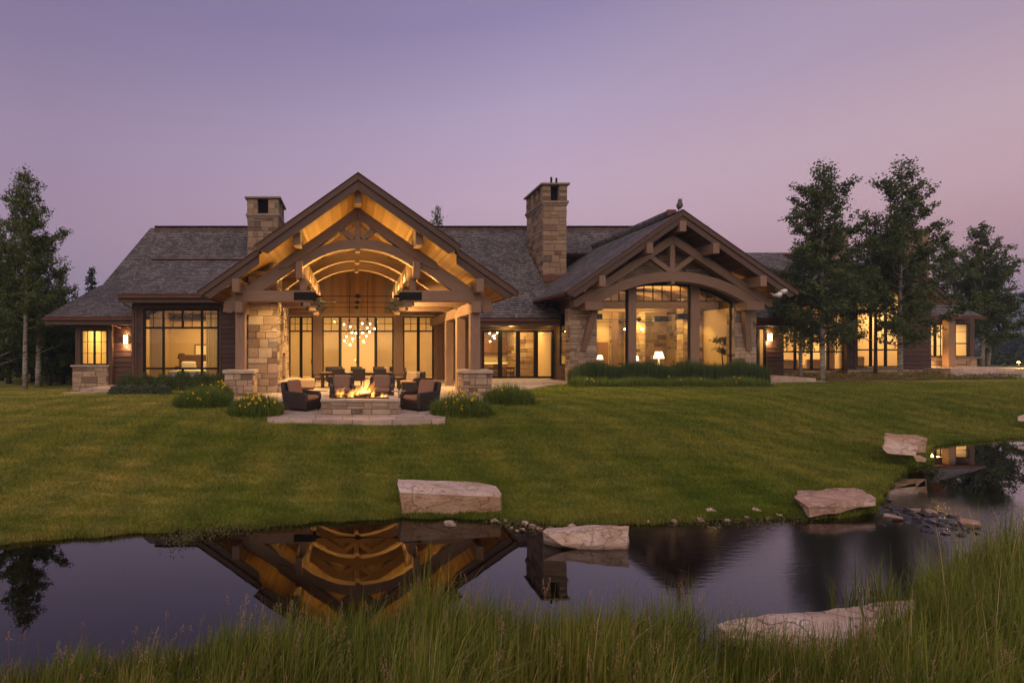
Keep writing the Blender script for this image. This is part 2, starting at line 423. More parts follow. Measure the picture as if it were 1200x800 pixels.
        if cap:
            fs.append(tuple(range(n-1, -1, -1))); us.append([(0, 0)]*n)
            e = (len(pts)-1)*n; fs.append(tuple(range(e, e+n))); us.append([(0, 0)]*n)
        s.mesh(V, fs, t, mi, us)
    def lathe(s, prof, c=(0, 0, 0), n=16, tint=None, mi=0):
        t = s.rng.random() if tint is None else tint
        V = [(c[0]+r*math.cos(2*PI*k/n), c[1]+r*math.sin(2*PI*k/n), c[2]+z) for r, z in prof for k in range(n)]
        fs = []
        for i in range(len(prof)-1):
            for k in range(n):
                k2 = (k+1) % n; fs.append((i*n+k, i*n+k2, (i+1)*n+k2, (i+1)*n+k))
        fs.append(tuple(range(n-1, -1, -1))); e = (len(prof)-1)*n; fs.append(tuple(range(e, e+n)))
        s.mesh(V, fs, t, mi)
    def ball(s, c, r, n=10, sz=1.0, tint=None, mi=0):
        prof = [(max(1e-3, r*math.sin(PI*i/n)), -r*sz*math.cos(PI*i/n)) for i in range(n+1)]
        s.lathe(prof, c, max(8, n), tint, mi)
    def sheet(s, P, thick=None, tint=None, mi=0, uvs=None):
        """roof or slab: corner ring of a plane polygon (counter-clockwise from above) with thickness downwards"""
        pass
    def build(s, name, parent=None, bevel=0.0, smooth=False):
        off = Vector((0, 0, 0)); p = parent
        while p is not None: off += p.location; p = p.parent
        me = bpy.data.meshes.new(name)
        me.from_pydata([(v[0]-off.x, v[1]-off.y, v[2]-off.z) for v in s.V], [], s.Fc)
        for m in s.mats: me.materials.append(M[m] if isinstance(m, str) else m)
        at = me.attributes.new('tint', 'FLOAT', 'FACE'); at.data.foreach_set('value', s.T)
        me.polygons.foreach_set('material_index', s.MI)
        if smooth: me.polygons.foreach_set('use_smooth', [True]*len(s.Fc))
        ul = me.uv_layers.new(name='uv')
        flat = [c for f in s.UV for uv in f for c in uv]
        ul.data.foreach_set('uv', flat)
        me.update()
        o = bpy.data.objects.new(name, me); COL.objects.link(o)
        if parent is not None: o.parent = parent
        if bevel:
            b = o.modifiers.new('bevel', 'BEVEL'); b.width = bevel; b.segments = 1; b.limit_method = 'ANGLE'; b.angle_limit = R(40)
        return o

def tag(o, label=None, cat=None, group=None, kind=None):
    if label: o['label'] = label
    if cat: o['category'] = cat
    if group: o['group'] = group
    if kind: o['kind'] = kind
    return o
def thing(name, label, cat, loc=(0, 0, 0), rotz=0.0, group=None):
    o = bpy.data.objects.new(name, None); COL.objects.link(o)
    o.empty_display_size = .2; o.location = loc; o.rotation_euler = (0, 0, rotz)
    return tag(o, label, cat, group)
def kids(o): return list(o.children)
def copy_tree(o, parent=None):
    c = o.copy(); COL.objects.link(c)
    if parent is not None: c.parent = parent
    for ch in kids(o): copy_tree(ch, c)
    return c
def copy_thing(o, loc, rotz, label, scale=None):
    c = copy_tree(o); c.location = loc; c.rotation_euler = (0, 0, rotz); c['label'] = label
    if scale: c.scale = (scale,)*3
    return c
def point(loc, watts, col=(1, .62, .27), r=.08, name='lamp_light'):
    d = bpy.data.lights.new(name, 'POINT'); d.energy = watts; d.color = col; d.shadow_soft_size = r
    o = bpy.data.objects.new(name, d); COL.objects.link(o); o.location = loc; return o
def spot(loc, target, watts, ang=80, col=(1, .62, .27), r=.06, blend=.6, name='spot_light'):
    d = bpy.data.lights.new(name, 'SPOT'); d.energy = watts; d.color = col; d.shadow_soft_size = r
    d.spot_size = R(ang); d.spot_blend = blend
    o = bpy.data.objects.new(name, d); COL.objects.link(o); o.location = loc
    o.rotation_euler = (Vector(target)-Vector(loc)).to_track_quat('-Z', 'Y').to_euler(); return o
def area(loc, target, w, h, watts, col=(1, .66, .32), name='ceiling_light'):
    d = bpy.data.lights.new(name, 'AREA'); d.shape = 'RECTANGLE'; d.size = w; d.size_y = h; d.energy = watts; d.color = col
    o = bpy.data.objects.new(name, d); COL.objects.link(o); o.location = loc
    o.rotation_euler = (Vector(target)-Vector(loc)).to_track_quat('-Z', 'Y').to_euler(); return o
# ---------------------------------------------------------------- terrain
BKX = [-60, -40, -15, -8, -5.15, -4.55, -4.31, -3.4, -2.6, -1.4, -.57, .8, 2.05, 3.0, 3.8, 5.0, 6.0, 7.0, 8.0, 8.9, 9.8, 10.6, 12.5, 13.9, 15.4, 16.7, 19.1, 21.2, 30, 40, 60]
BKY = [5, 5.6, 6.6, 7.3, 7.77, 8.02, 8.1, 8.28, 8.43, 8.64, 8.85, 9.1, 9.03, 8.76, 8.64, 8.85, 9.0, 9.06, 9.1, 9.4, 10.33, 11.0, 12.6, 13.4, 14.9, 15.96, 16.86, 17.5, 18.6, 19, 19]
NRX = [-60, -40, -10, -3.5, -1.5, .3, 2.2, 3.3, 4.3, 5.0, 5.8, 7.1, 8.0, 10, 16, 30, 40, 60]
NRY = [5.2, 5.0, 4.75, 4.65, 4.8, 5.05, 5.1, 4.9, 4.95, 5.4, 5.75, 6.4, 6.75, 7.3, 9.0, 14, 19.2, 19.2]
def vnoise(x, y, seed=0):
    return (np.sin(x*1.3+y*.7+seed)*np.cos(y*1.9-x*.4+seed*2)+.5*np.sin(x*3.1-y*2.3+seed*3)*np.cos(y*4.3+x*1.7))/1.5
def bankY(x): return np.interp(x, BKX, BKY)+.05*vnoise(np.asarray(x)*3.0, 0*np.asarray(x), 1)+.03*np.sin(np.asarray(x)*9.0)
def nearY(x): return np.interp(x, NRX, NRY)+.06*vnoise(np.asarray(x)*3.3, 0*np.asarray(x), 4)
def smooth(t):
    t = np.clip(t, 0, 1); return t*t*(3-2*t)
def ground(x, y):
    x = np.asarray(x, float); y = np.asarray(y, float)
    d = y-bankY(x); dn = nearY(x)-y
    L = .83+.22*smooth((x-17)/12)*smooth((y-27)/5)+.42*smooth((x-30)/9)*smooth((y-31)/6)-.28*smooth((-x-8)/6)*smooth((y-20)/8)
    L = L+.02*vnoise(x*.35, y*.35, 2)
    L = L+.4*smooth((np.hypot(x, y)-70)/200)
    farz = .085*(1-np.exp(-np.maximum(d, 0)/.10))+(L-.085)*smooth(d/7.2)+.012*vnoise(x*1.7, y*1.7, 5)*smooth(d/1.5)
    nearz = .05*(1-np.exp(-np.maximum(dn, 0)/.15))+.42*smooth(dn/4.0)+.03*vnoise(x*1.5, y*1.5, 7)*smooth(dn)
    bed = -.42*(1-np.exp(np.minimum(d, 0)/.35))*(1-np.exp(np.minimum(dn, 0)/.35))
    z = np.where(d > 0, farz, bed)
    return np.where(dn > 0, np.maximum(nearz, np.where(d > 0, farz, -9)), z)
def gz(x, y): return float(ground(x, y))

def grid_mesh(name, xs, ys, zf, mat):
    XX, YY = np.meshgrid(xs, ys); ZZ = zf(XX, YY)
    nx, ny = len(xs), len(ys)
    V = np.stack([XX.ravel(), YY.ravel(), ZZ.ravel()], 1)
    i = np.arange(nx-1)[None, :]+nx*np.arange(ny-1)[:, None]
    Q = np.stack([i, i+1, i+nx+1, i+nx], -1).reshape(-1, 4)
    return np_mesh(name, V, Q, mat)
def np_mesh(name, V, Q, mat, tint=None, smooth_=True, uv=None):
    me = bpy.data.meshes.new(name); k = Q.shape[1]
    me.vertices.add(len(V)); me.vertices.foreach_set('co', np.ascontiguousarray(V, dtype=np.float32).ravel())
    me.loops.add(Q.size); me.loops.foreach_set('vertex_index', np.ascontiguousarray(Q, dtype=np.int32).ravel())
    me.polygons.add(len(Q)); me.polygons.foreach_set('loop_start', np.arange(0, Q.size, k, dtype=np.int32))
    if smooth_: me.polygons.foreach_set('use_smooth', np.ones(len(Q), dtype=bool))
    if tint is not None:
        a = me.attributes.new('tint', 'FLOAT', 'FACE'); a.data.foreach_set('value', np.ascontiguousarray(tint, dtype=np.float32))
    if uv is not None:
        u = me.uv_layers.new(name='uv'); u.data.foreach_set('uv', np.ascontiguousarray(uv, dtype=np.float32).ravel())
    me.update(calc_edges=True)
    me.materials.append(M[mat] if isinstance(mat, str) else mat)
    o = bpy.data.objects.new(name, me); COL.objects.link(o); return o

def axis(parts):
    out = []
    for a, b, st in parts: out += list(np.arange(a, b-1e-6, st))
    return np.array(out+[parts[-1][1]])
def turf_colour(k):
    """mown lawn: wandering parched and lush patches, faint mowing stripes; by place in the world"""
    P = k.n.new('ShaderNodeNewGeometry').outputs['Position']
    def at(sc_):
        mp = k.n.new('ShaderNodeMapping'); k.l.new(P, mp.inputs[0]); mp.inputs['Scale'].default_value = sc_; return mp.outputs[0]
    n1 = k.noise(.35, 4, at((1, 1, 0)), .6); n2 = k.noise(1.3, 5, at((.8, 2.0, 0)), .65); n4 = k.noise(.8, 5, at((.4, 1.6, 0)), .7)
    wv = k.n.new('ShaderNodeTexWave'); k.l.new(at((1, .55, 0)), wv.inputs['Vector'])
    wv.inputs['Scale'].default_value = .25; wv.inputs['Distortion'].default_value = 1.2; wv.inputs['Detail'].default_value = 2; wv.inputs['Detail Scale'].default_value = .6
    c = k.mix(k.ramp(n1, [(.38, (0,)*3), (.62, (1,)*3)]), (.134,.176,.023), (.238,.234,.052))
    c = k.mix(k.ramp(n2, [(.40, (0,)*3), (.60, (1,)*3)]), c, k.mix(1.0, c, (.70,.77,.58), 'MULTIPLY'))
    c = k.mix(k.ramp(n4, [(.52, (0,)*3), (.68, (.8,)*3)]), c, k.mix(1.0, c, (1.38, 1.20, 1.28), 'MULTIPLY'))
    # paler towards the corner room: drier turf, plus house light put into the colour
    sp = k.n.new('ShaderNodeSeparateXYZ'); k.l.new(P, sp.inputs[0])
    dry_lit = k.math('ADD', k.math('MULTIPLY', sp.outputs[0], -.07), k.math('SUBTRACT', k.math('MULTIPLY', n4, .9), .32), True)
    c = k.mix(k.math('MULTIPLY', dry_lit, .8, True), k.mix(1.0, c, (.86,.90,.78), 'MULTIPLY'), k.mix(1.0, c, (1.55, 1.36, 1.7), 'MULTIPLY'))
    return k.mix(k.math('MULTIPLY', wv.outputs['Fac'], .7), c, k.mix(1.0, c, (1.42, 1.26, 1.2), 'MULTIPLY')), n2
def lawn_mat():
    k = NT('mown_lawn', .9, .15)
    ob = k.co('Object'); n3 = k.noise(55, 3, ob, .7)
    c, n2 = turf_colour(k)
    c = k.mix(k.ramp(n3, [(.4, (0,)*3), (.65, (.65,)*3)]), c, k.mix(1.0, c, (.45,.5,.4), 'MULTIPLY'))
    # mud and silt below the waterline
    sp = k.n.new('ShaderNodeSeparateXYZ'); k.l.new(ob, sp.inputs[0])
    wet = k.ramp(k.math('ADD', k.math('MULTIPLY', sp.outputs[2], 4.0), .5, True), [(.40, (1,)*3), (.62, (0,)*3)])
    c = k.mix(wet, c, k.mix(n2, (.030,.020,.012), (.075,.052,.030)))
    k.base(c).bump(k.mix(.5, n3, n2), .7, .05)
    return k.m
M['lawn'] = lawn_mat()
xs = axis([(-2160, -600, 390), (-600, -80, 60), (-80, -24, 2), (-24, -8, .5), (-8, 20, .14), (20, 45, .5), (45, 85, 2), (85, 600, 60), (600, 2160, 390)])
ys = axis([(-2160, -600, 390), (-600, -60, 60), (-60, -4, 4), (-4, 3, .5), (3, 14, .09), (14, 24, .3), (24, 60, 1), (60, 120, 6), (120, 600, 60), (600, 2160, 390)])
tag(grid_mesh('lawn', xs, ys, ground, 'lawn'), kind='structure')

def water_mat():
    k = NT('pond_water', .015, .5)
    k.b.inputs['Base Color'].default_value = (.012,.009,.008, 1); k.b.inputs['IOR'].default_value = 1.333
    k.b.inputs['Roughness'].default_value = .03
    k.b.inputs['Specular IOR Level'].default_value = .62
    ob = k.co('Object')
    n = k.noise(1.6, 2, k.co('Object', (.55, 1.6, 1)), .5)
    n2 = k.noise(9, 3, k.co('Object', (.6, 1.6, 1)), .5)
    sp = k.n.new('ShaderNodeSeparateXYZ'); k.l.new(ob, sp.inputs[0])
    # moving water below the riffle is rougher than the still pool
    flow = k.math('MULTIPLY', k.math('MULTIPLY', k.math('SUBTRACT', sp.outputs[0], 2.2), .3, True), k.math('MULTIPLY', k.math('SUBTRACT', 10.3, sp.outputs[1]), .9, True))
    k.put(k.b.inputs['Roughness'], k.math('ADD', .02, k.math('MULTIPLY', flow, .10)))
    dx_ = k.math('SUBTRACT', sp.outputs[0], 9.9); dy_ = k.math('SUBTRACT', sp.outputs[1], 8.8)
    rif = k.math('POWER', 2.718, k.math('MULTIPLY', k.math('ADD', k.math('MULTIPLY', dx_, dx_), k.math('MULTIPLY', dy_, dy_)), -.55))
    n5 = k.noise(7, 4, k.co('Object', (1, 1.6, 1)), .6)
    h = k.math('ADD', k.math('MULTIPLY', k.math('MULTIPLY', n5, rif), 7.0), k.math('ADD', k.math('MULTIPLY', n, .16), k.math('MULTIPLY', k.math('MULTIPLY', n2, flow), .6)))
    b = k.n.new('ShaderNodeBump'); b.inputs['Strength'].default_value = .10; b.inputs['Distance'].default_value = .02
    k.l.new(h, b.inputs['Height'])
    # clear water: mostly the dark bed through the surface, the sky on top
    gl = k.n.new('ShaderNodeBsdfGlossy'); gl.inputs[0].default_value = (1, 1, 1, 1)
    k.l.new(b.outputs[0], gl.inputs['Normal'])
    k.put(gl.inputs['Roughness'], k.math('ADD', .012, k.math('MULTIPLY', flow, .09)))
    tr = k.n.new('ShaderNodeBsdfTransparent'); tr.inputs[0].default_value = (.30,.22,.16, 1)
    fr = k.n.new('ShaderNodeFresnel'); fr.inputs[0].default_value = 1.42; k.l.new(b.outputs[0], fr.inputs['Normal'])
    mx = k.n.new('ShaderNodeMixShader'); k.l.new(k.math('MULTIPLY', fr.outputs[0], 1.35, True), mx.inputs[0])
    k.l.new(tr.outputs[0], mx.inputs[1]); k.l.new(gl.outputs[0], mx.inputs[2]); k.l.new(mx.outputs[0], k.out.inputs[0])
    return k.m
M['water'] = water_mat()
w = MB('water'); w.face([(-48, 1, 0), (48, 1, 0), (48, 26, 0), (-48, 26, 0)])
tag(w.build('pond_water'), kind='structure')

def hill_mat():
    k = NT('wooded_hills', .95, .05)
    n = k.noise(.025, 6, k.co('Object'), .65)
    k.base(k.ramp(n, [(.35, (.030,.042,.035)), (.65, (.075,.085,.06))])); return k.m
M['hill'] = hill_mat()
def hills():
    na, nr = 240, 10
    V, Q = [], []
    for i in range(na):
        a = 2*PI*i/na; dx, dy = math.sin(a), math.cos(a)
        deg = math.degrees(a)
        right = max(0, 1-abs(((deg-56+180) % 360)-180)/16.0); right = right*right*(3-2*right)
        hgt = 55+30*math.sin(a*5+1)+18*math.sin(a*13)+10*math.sin(a*31+2)+right*(330+40*math.sin(a*22))
        for j in range(nr):
            t = j/(nr-1); r = 1050+1000*t
            pr = math.sin(PI*min(1, t*1.6)/2) if t < .62 else 1-.6*(t-.62)/.38
            V.append((dx*r, dy*r, -3+.45*(hgt*pr+(6*math.sin(a*60+j*2)+4*math.sin(a*97+j))*pr*(.4+right))))
    for i in range(na):
        i2 = (i+1) % na
        for j in range(nr-1): Q.append((i*nr+j, i*nr+j+1, i2*nr+j+1, i2*nr+j))
    return np_mesh('hills', np.array(V), np.array(Q), 'hill')
tag(hills(), kind='structure')
# evening air between the lawn and the far hills
hz = MB('black'); hz.box(-2200, 2200, -2200, 2200, -2.0, 215); hz = hz.build('haze'); tag(hz, kind='stuff'); hz.data.materials.clear()
def haze_mat():
    m = bpy.data.materials.new('evening_haze'); m.use_nodes = True; n = m.node_tree.nodes; n.clear()
    o = n.new('ShaderNodeOutputMaterial'); v = n.new('ShaderNodeVolumePrincipled')
    v.inputs['Color'].default_value = (.60,.74,1.0, 1); v.inputs['Density'].default_value = .00062; v.inputs['Anisotropy'].default_value = 0
    m.node_tree.links.new(v.outputs[0], o.inputs['Volume']); m.cycles.homogeneous_volume = True; return m
hz.data.materials.append(haze_mat())

# ---------------------------------------------------------------- stone patio, terrace
def flag_mat():
    k = NT('flagstone', .75, .25)
    bn = k.n.new('ShaderNodeTexBrick'); k.l.new(k.co('Object'), bn.inputs['Vector'])
    for nm, v in (('Scale', 1.0), ('Mortar Size', .012), ('Mortar Smooth', .3), ('Brick Width', 1.05), ('Row Height', .62)): bn.inputs[nm].default_value = v
    bn.offset = .37; bn.squash = .7; bn.squash_frequency = 2
    bn.inputs['Color1'].default_value = (.36,.275,.225, 1); bn.inputs['Color2'].default_value = (.50,.40,.335, 1); bn.inputs['Mortar'].default_value = (.16,.12,.10, 1)
    n = k.noise(2.5, 6, k.co('Object'), .6)
    c = k.mix(1.0, bn.outputs['Color'], k.ramp(n, [(.3, (.78,.76,.74)), (.7, (1.1, 1.08, 1.05))]), 'MULTIPLY')
    k.base(c).bump(k.math('ADD', k.math('MULTIPLY', bn.outputs['Fac'], -1.0), k.math('MULTIPLY', n, .3)), .5, .015); return k.m
M['flag'] = flag_mat()
def slab(name, poly, z1, z0, mat='flag'):
    b = MB(mat); n = len(poly)
    V = [(x, y, z1) for x, y in poly]+[(x, y, z0) for x, y in poly]
    b.mesh(V, [tuple(range(n)), tuple(range(2*n-1, n-1, -1))]+[(i, n+i, n+(i+1) % n, (i+1) % n) for i in range(n)])
    return b.build(name)
FLOOR = .89
PATIO = [(-2.25, 14.72), (2.45, 14.72), (3.0, 17.5), (5.9, 21.6), (6.4, 23.2), (13.2, 33.2), (13.2, 35.0), (-6.2, 35.0), (-6.2, 22.2), (-4.6, 20.6), (-2.8, 17.5)]
tag(slab('patio', PATIO, FLOOR, .3), kind='structure')
tag(slab('kitchen_terrace', [(6.6, 30.6), (12.1, 30.6), (12.1, 35), (6.6, 35)], .97, .3), kind='structure')
tag(slab('terrace_step', [(7.6, 30.1), (12.15, 30.1), (12.15, 30.596), (7.6, 30.596)], .86, .3), kind='structure')
tag(slab('entry_step', [(22.2, 30.4), (26.0, 30.4), (26.4, 31.1), (22.2, 31.1)], 1.02, .3), kind='structure')
tag(slab('entry_terrace', [(22.2, 31.104), (26.0, 31.104), (26.6, 35.3), (22.2, 35.3)], 1.17, .3), kind='structure')
tag(slab('east_terrace', [(36.0, 33.4), (66, 33.4), (66, 37.9), (36.0, 37.9)], 1.62, .6), kind='structure')
tag(slab('east_terrace_step', [(35.4, 32.7), (58, 32.7), (58, 33.396), (35.4, 33.396)], 1.47, .6), kind='structure')
tag(slab('west_step', [(-13.2, 26.9), (-11.4, 26.9), (-11.3, 30.2), (-13.2, 30.2)], .86, .2), kind='structure')
tag(slab('west_lower_step', [(-13.6, 26.0), (-11.5, 26.0), (-11.5, 26.896), (-13.6, 26.896)], .74, .2), kind='structure')
# ---------------------------------------------------------------- the house
house = thing('house', 'large timber and stone lodge with lit windows and steep shingle roofs behind the lawn', 'house', (0, 29, .85))
XP = .22                     # centre line of the covered porch
XG = 17.46                   # centre line of the great room gable

def stone_face(b, O, U, N, W, H, seed, rowh=(.15, .36), bw=(.22, .85), proud=(.015, .05), mi=0):
    """random ashlar: rows of rough blocks, each a chamfered block of its own tone"""
    rg = random.Random(seed); O, U, N = Vector(O), Vector(U), Vector(N); Z = Vector((0, 0, 1))
    v = 0.0; cells = []
    while v < H-1e-3:
        h = min(rg.uniform(*rowh), H-v)
        if H-v-h < rowh[0]*.6: h = H-v
        u = 0.0
        while u < W-1e-3:
            w = min(rg.uniform(*bw), W-u)
            if W-u-w < bw[0]*.6: w = W-u
            if h > rowh[0]*1.5 and rg.random() < .3:
                f = rg.uniform(.35, .65); cells += [(u, v, w, h*f), (u, v+h*f, w, h*(1-f))]
            else: cells.append((u, v, w, h))
            u += w
        v += h
    flip = U.cross(Z).dot(N) < 0
    for u, v, w, h in cells:
        j = .006; d = rg.uniform(*proud); c = .010
        a = [(u+j, v+j), (u+w-j, v+j), (u+w-j, v+h-j), (u+j, v+h-j)]
        i = [(u+j+c, v+j+c), (u+w-j-c, v+j+c), (u+w-j-c, v+h-j-c), (u+j+c, v+h-j-c)]
        P = [O+U*p+Z*q+N*.001 for p, q in a]+[O+U*(p+rg.uniform(-.004,.004))+Z*(q+rg.uniform(-.004,.004))+N*d for p, q in i]
        fs = [(4,5,6,7), (0,1,5,4), (1,2,6,5), (2,3,7,6), (3,0,4,7)]
        if flip: fs = [f[::-1] for f in fs]
        b.mesh(P, fs, rg.random(), mi)
def stone_block(b, x0, x1, y0, y1, z0, z1, seed, sides='FLR', **kw):
    """mortar core (slot 1) faced with ashlar on the named sides"""
    b.box(x0, x1, y0, y1, z0, z1, .5, 1)
    if 'F' in sides: stone_face(b, (x0, y0, z0), (1, 0, 0), (0, -1, 0), x1-x0, z1-z0, seed, **kw)
    if 'B' in sides: stone_face(b, (x1, y1, z0), (-1, 0, 0), (0, 1, 0), x1-x0, z1-z0, seed+1, **kw)
    if 'L' in sides: stone_face(b, (x0, y1, z0), (0, -1, 0), (-1, 0, 0), y1-y0, z1-z0, seed+2, **kw)
    if 'R' in sides: stone_face(b, (x1, y0, z0), (0, 1, 0), (1, 0, 0), y1-y0, z1-z0, seed+3, **kw)
def lap(b, x0, x1, z0, z1, Y, seed=0, bh=.27, back=.2, mi=0):
    """horizontal lap siding facing the lawn: tilted boards before a solid core"""
    rg = random.Random(seed)
    b.box(x0, x1, Y, Y+back, z0, z1, .3, mi)
    z = z0
    while z < z1-.02:
        h = min(bh*rg.uniform(.85, 1.12), z1-z); o = rg.uniform(0, 30)
        V = [(x0, Y-.045, z+.004), (x1, Y-.045, z+.004), (x1, Y-.012, z+h), (x0, Y-.012, z+h), (x0, Y+.001, z+.004), (x1, Y+.001, z+.004), (x0, Y+.001, z+h), (x1, Y+.001, z+h)]
        W = x1-x0
        b.mesh(V, [(0,1,2,3), (4,5,1,0), (3,2,7,6), (0,3,6,4), (1,5,7,2)], rg.random(), mi,
               [[(o,0),(o+W,0),(o+W,h),(o,h)]]+[[(o,0),(o+W,0),(o+W,.05),(o,.05)]]*2+[[(0,0),(.05,0),(.05,h),(0,h)]]*2)
        z += h
def vboards(b, x0, x1, z0, z1, Y, seed=0, bw=.2, ztop=None, mi=0):
    rg = random.Random(seed); x = x0
    while x < x1-.01:
        w = min(bw*rg.uniform(.8, 1.2), x1-x); zt = z1 if ztop is None else min(ztop(x+.01), ztop(x+w-.01))
        if zt > z0+.02: b.box(x+.004, x+w-.004, Y-rg.uniform(.02,.03), Y+.12, z0, zt, rg.random(), mi)
        x += w
def slope(b, P, thick=.16, mi=(0, 1, 2), tint=.5):
    """roof plane: P = eave start, eave end, ridge end, ridge start (any plane polygon); shingles above, boards below"""
    P = [Vector(p) for p in P]; e = (P[1]-P[0]).normalized(); n = (P[1]-P[0]).cross(P[-1]-P[0]).normalized()
    if n.z < 0: n = -n
    s_ = n.cross(e)
    if s_.z < 0: s_ = -s_
    Q = [p-n*thick for p in P]; k = len(P)
    uv = [((p-P[0]).dot(e)+50, (p-P[0]).dot(s_)) for p in P]
    uvb = [(u[1], u[0]) for u in uv]
    order = list(range(k))
    area = (P[1]-P[0]).cross(P[2]-P[0]).dot(n)
    if area < 0: order = order[::-1]
    b.mesh([P[i] for i in order], [tuple(range(k))], tint, mi[0], [[uv[i] for i in order]])
    b.mesh([Q[i] for i in order[::-1]], [tuple(range(k))], tint, mi[1], [[uvb[i] for i in order[::-1]]])
    for i in range(k):
        j = (i+1) % k; l = (P[j]-P[i]).length
        f = [P[i], Q[i], Q[j], P[j]]
        if area < 0: f = f[::-1]
        b.mesh(f, [(0, 1, 2, 3)], tint, mi[2], [[(0, 0), (0, thick), (l, thick), (l, 0)] if area >= 0 else [(l, 0), (l, thick), (0, thick), (0, 0)]])
RM = ['shingle', 'ceiling', 'fascia']

# --- main roof
rise = .82
def mz(y): return 12.05-rise*(42.3-y)
XL, XR = -15.4, 27.3
b = MB(RM, 1)
for x0, x1, y0 in ((-11.0, -5.9, 33.3), (-5.9, 6.3, 35.25), (6.3, 12.55, 33.3), (12.55, 22.4, 39.3), (22.4, XR, 33.3)):
    slope(b, [(x0, y0, mz(y0)), (x1, y0, mz(y0)), (x1, 42.3, 12.05), (x0, 42.3, 12.05)], .2)
slope(b, [(-16.3, 36.0, mz(36)), (-11.0, 36.0, mz(36)), (-11.0, 42.3, 12.05), (XL, 42.3, 12.05)], .2)
slope(b, [(XR, 52, mz(32.6)), (-16.3, 52, mz(32.6)), (XL, 42.3, 12.05), (XR, 42.3, 12.05)], .2)
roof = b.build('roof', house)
b = MB(RM, 2)   # flared skirt at the left end
slope(b, [(-16.25, 29.2, 4.5), (-10.6, 29.2, 4.5), (-10.6, 36.05, mz(36)+.06), (-16.4, 36.05, mz(36)+.06)], .16)
slope(b, [(-19.0, 50, 4.5), (-16.27, 29.2, 4.5), (-16.4, 36.05, mz(36)+.06), (-16.4, 50, mz(36)+.06)], .16)
b.build('skirt_roof', house)
b = MB(RM, 3)   # bedroom bay
slope(b, [(-11.75, 27.7, 5.55), (-6.0, 27.7, 5.55), (-6.0, 33.0, 8.1), (-11.95, 33.0, 8.1)], .16)
slope(b, [(-6.0, 38, 7.0), (-11.95, 38, 7.0), (-11.95, 33.0, 8.1), (-6.0, 33.0, 8.1)], .16)
bayr = b.build('bay_roof', house)
b = MB('copper'); b.bar((-11.97, 32.98, 8.14), (-6, 32.98, 8.14), .22, .05); b.build('flashing', bayr)
# courses of cap shingles along the ridge
def ridge_cap(parent, p, q, wd=.5, drop=.25, n=None, name='ridge_cap'):
    b = MB('shingle', 5); p, q = Vector(p), Vector(q); L = (q-p).length; n = n or max(2, int(L/.32))
    d = (q-p)/n; sd = d.normalized().cross(Vector((0, 0, 1)))
    for i in range(n):
        a, c = p+d*i, p+d*(i+1.15); up = Vector((0, 0, .03)); t = b.rng.uniform(0, 1)
        for s in (-1, 1):
            o = sd*(s*wd/2)+Vector((0, 0, -drop))
            f = [a+up, a+o+up, c+o*1.0+Vector((0, 0, .005)), c+Vector((0, 0, .005))]
            if s > 0: f = f[::-1]
            b.mesh(f, [(0, 1, 2, 3)], t, 0, [[(0, 0), (0, .2), (.3, .2), (.3, 0)]])
    return b.build(name, parent)
b = MB(['shingle', 'copper']); b.box(-15.0, 27.0, 42.05, 42.6, 11.85, 12.16, .4, 0); b.box(-15.02, 27.02, 41.93, 42.04, 11.80, 11.90, .5, 1)
b.build('ridge_cap', roof)
ridge_cap(roof, (-15.0, 42.3, 12.2), (27.0, 42.3, 12.2), .8, .12)

def gutter(x0, x1, y, z, parent=house):
    b = MB('copper'); b.box(x0, x1, y-.10, y+.03, z-.16, z-.02); b.box(x0, x1, y-.13, y-.10, z-.05, z-.01)
    return b.build('gutter', parent, .01)
for g in ((-16.2, -11.4, 29.17, 4.48), (-11.75, -6.0, 27.66, 5.5), (6.3, 12.4, 33.26, mz(33.3)-.04), (22.6, XR, 33.26, mz(33.3)-.04)): gutter(*g)
for x0, x1, y0, y1, z in ((-16.2, -11.35, 29.22, 30.3, 4.34), (-11.7, -6.1, 27.72, 28.5, 5.38), (6.45, 12.5, 33.33, 35, mz(33.3)-.22), (22.5, XR-.05, 33.33, 35, mz(33.3)-.22)):
    b = MB('fascia', 6); b.box(x0, x1, y0, y0+.05, z-.26, z+.06); b.box(x0, x1, y0+.03, y1, z-.24, z-.20); b.build('eave_board', house)
# brackets of the downspouts
b = MB('copper'); b.tube([(-11.55, 27.72, 5.38), (-11.5, 28.0, 5.05), (-11.2, 28.42, 4.85), (-11.18, 28.42, 1.0)], .045, 8); b.build('downspout', house)
b = MB('copper'); b.tube([(-13.0, 29.25, 4.35), (-12.9, 29.6, 4.1), (-12.6, 30.2, 3.95)], .045, 8)
b.build('downspout', house)

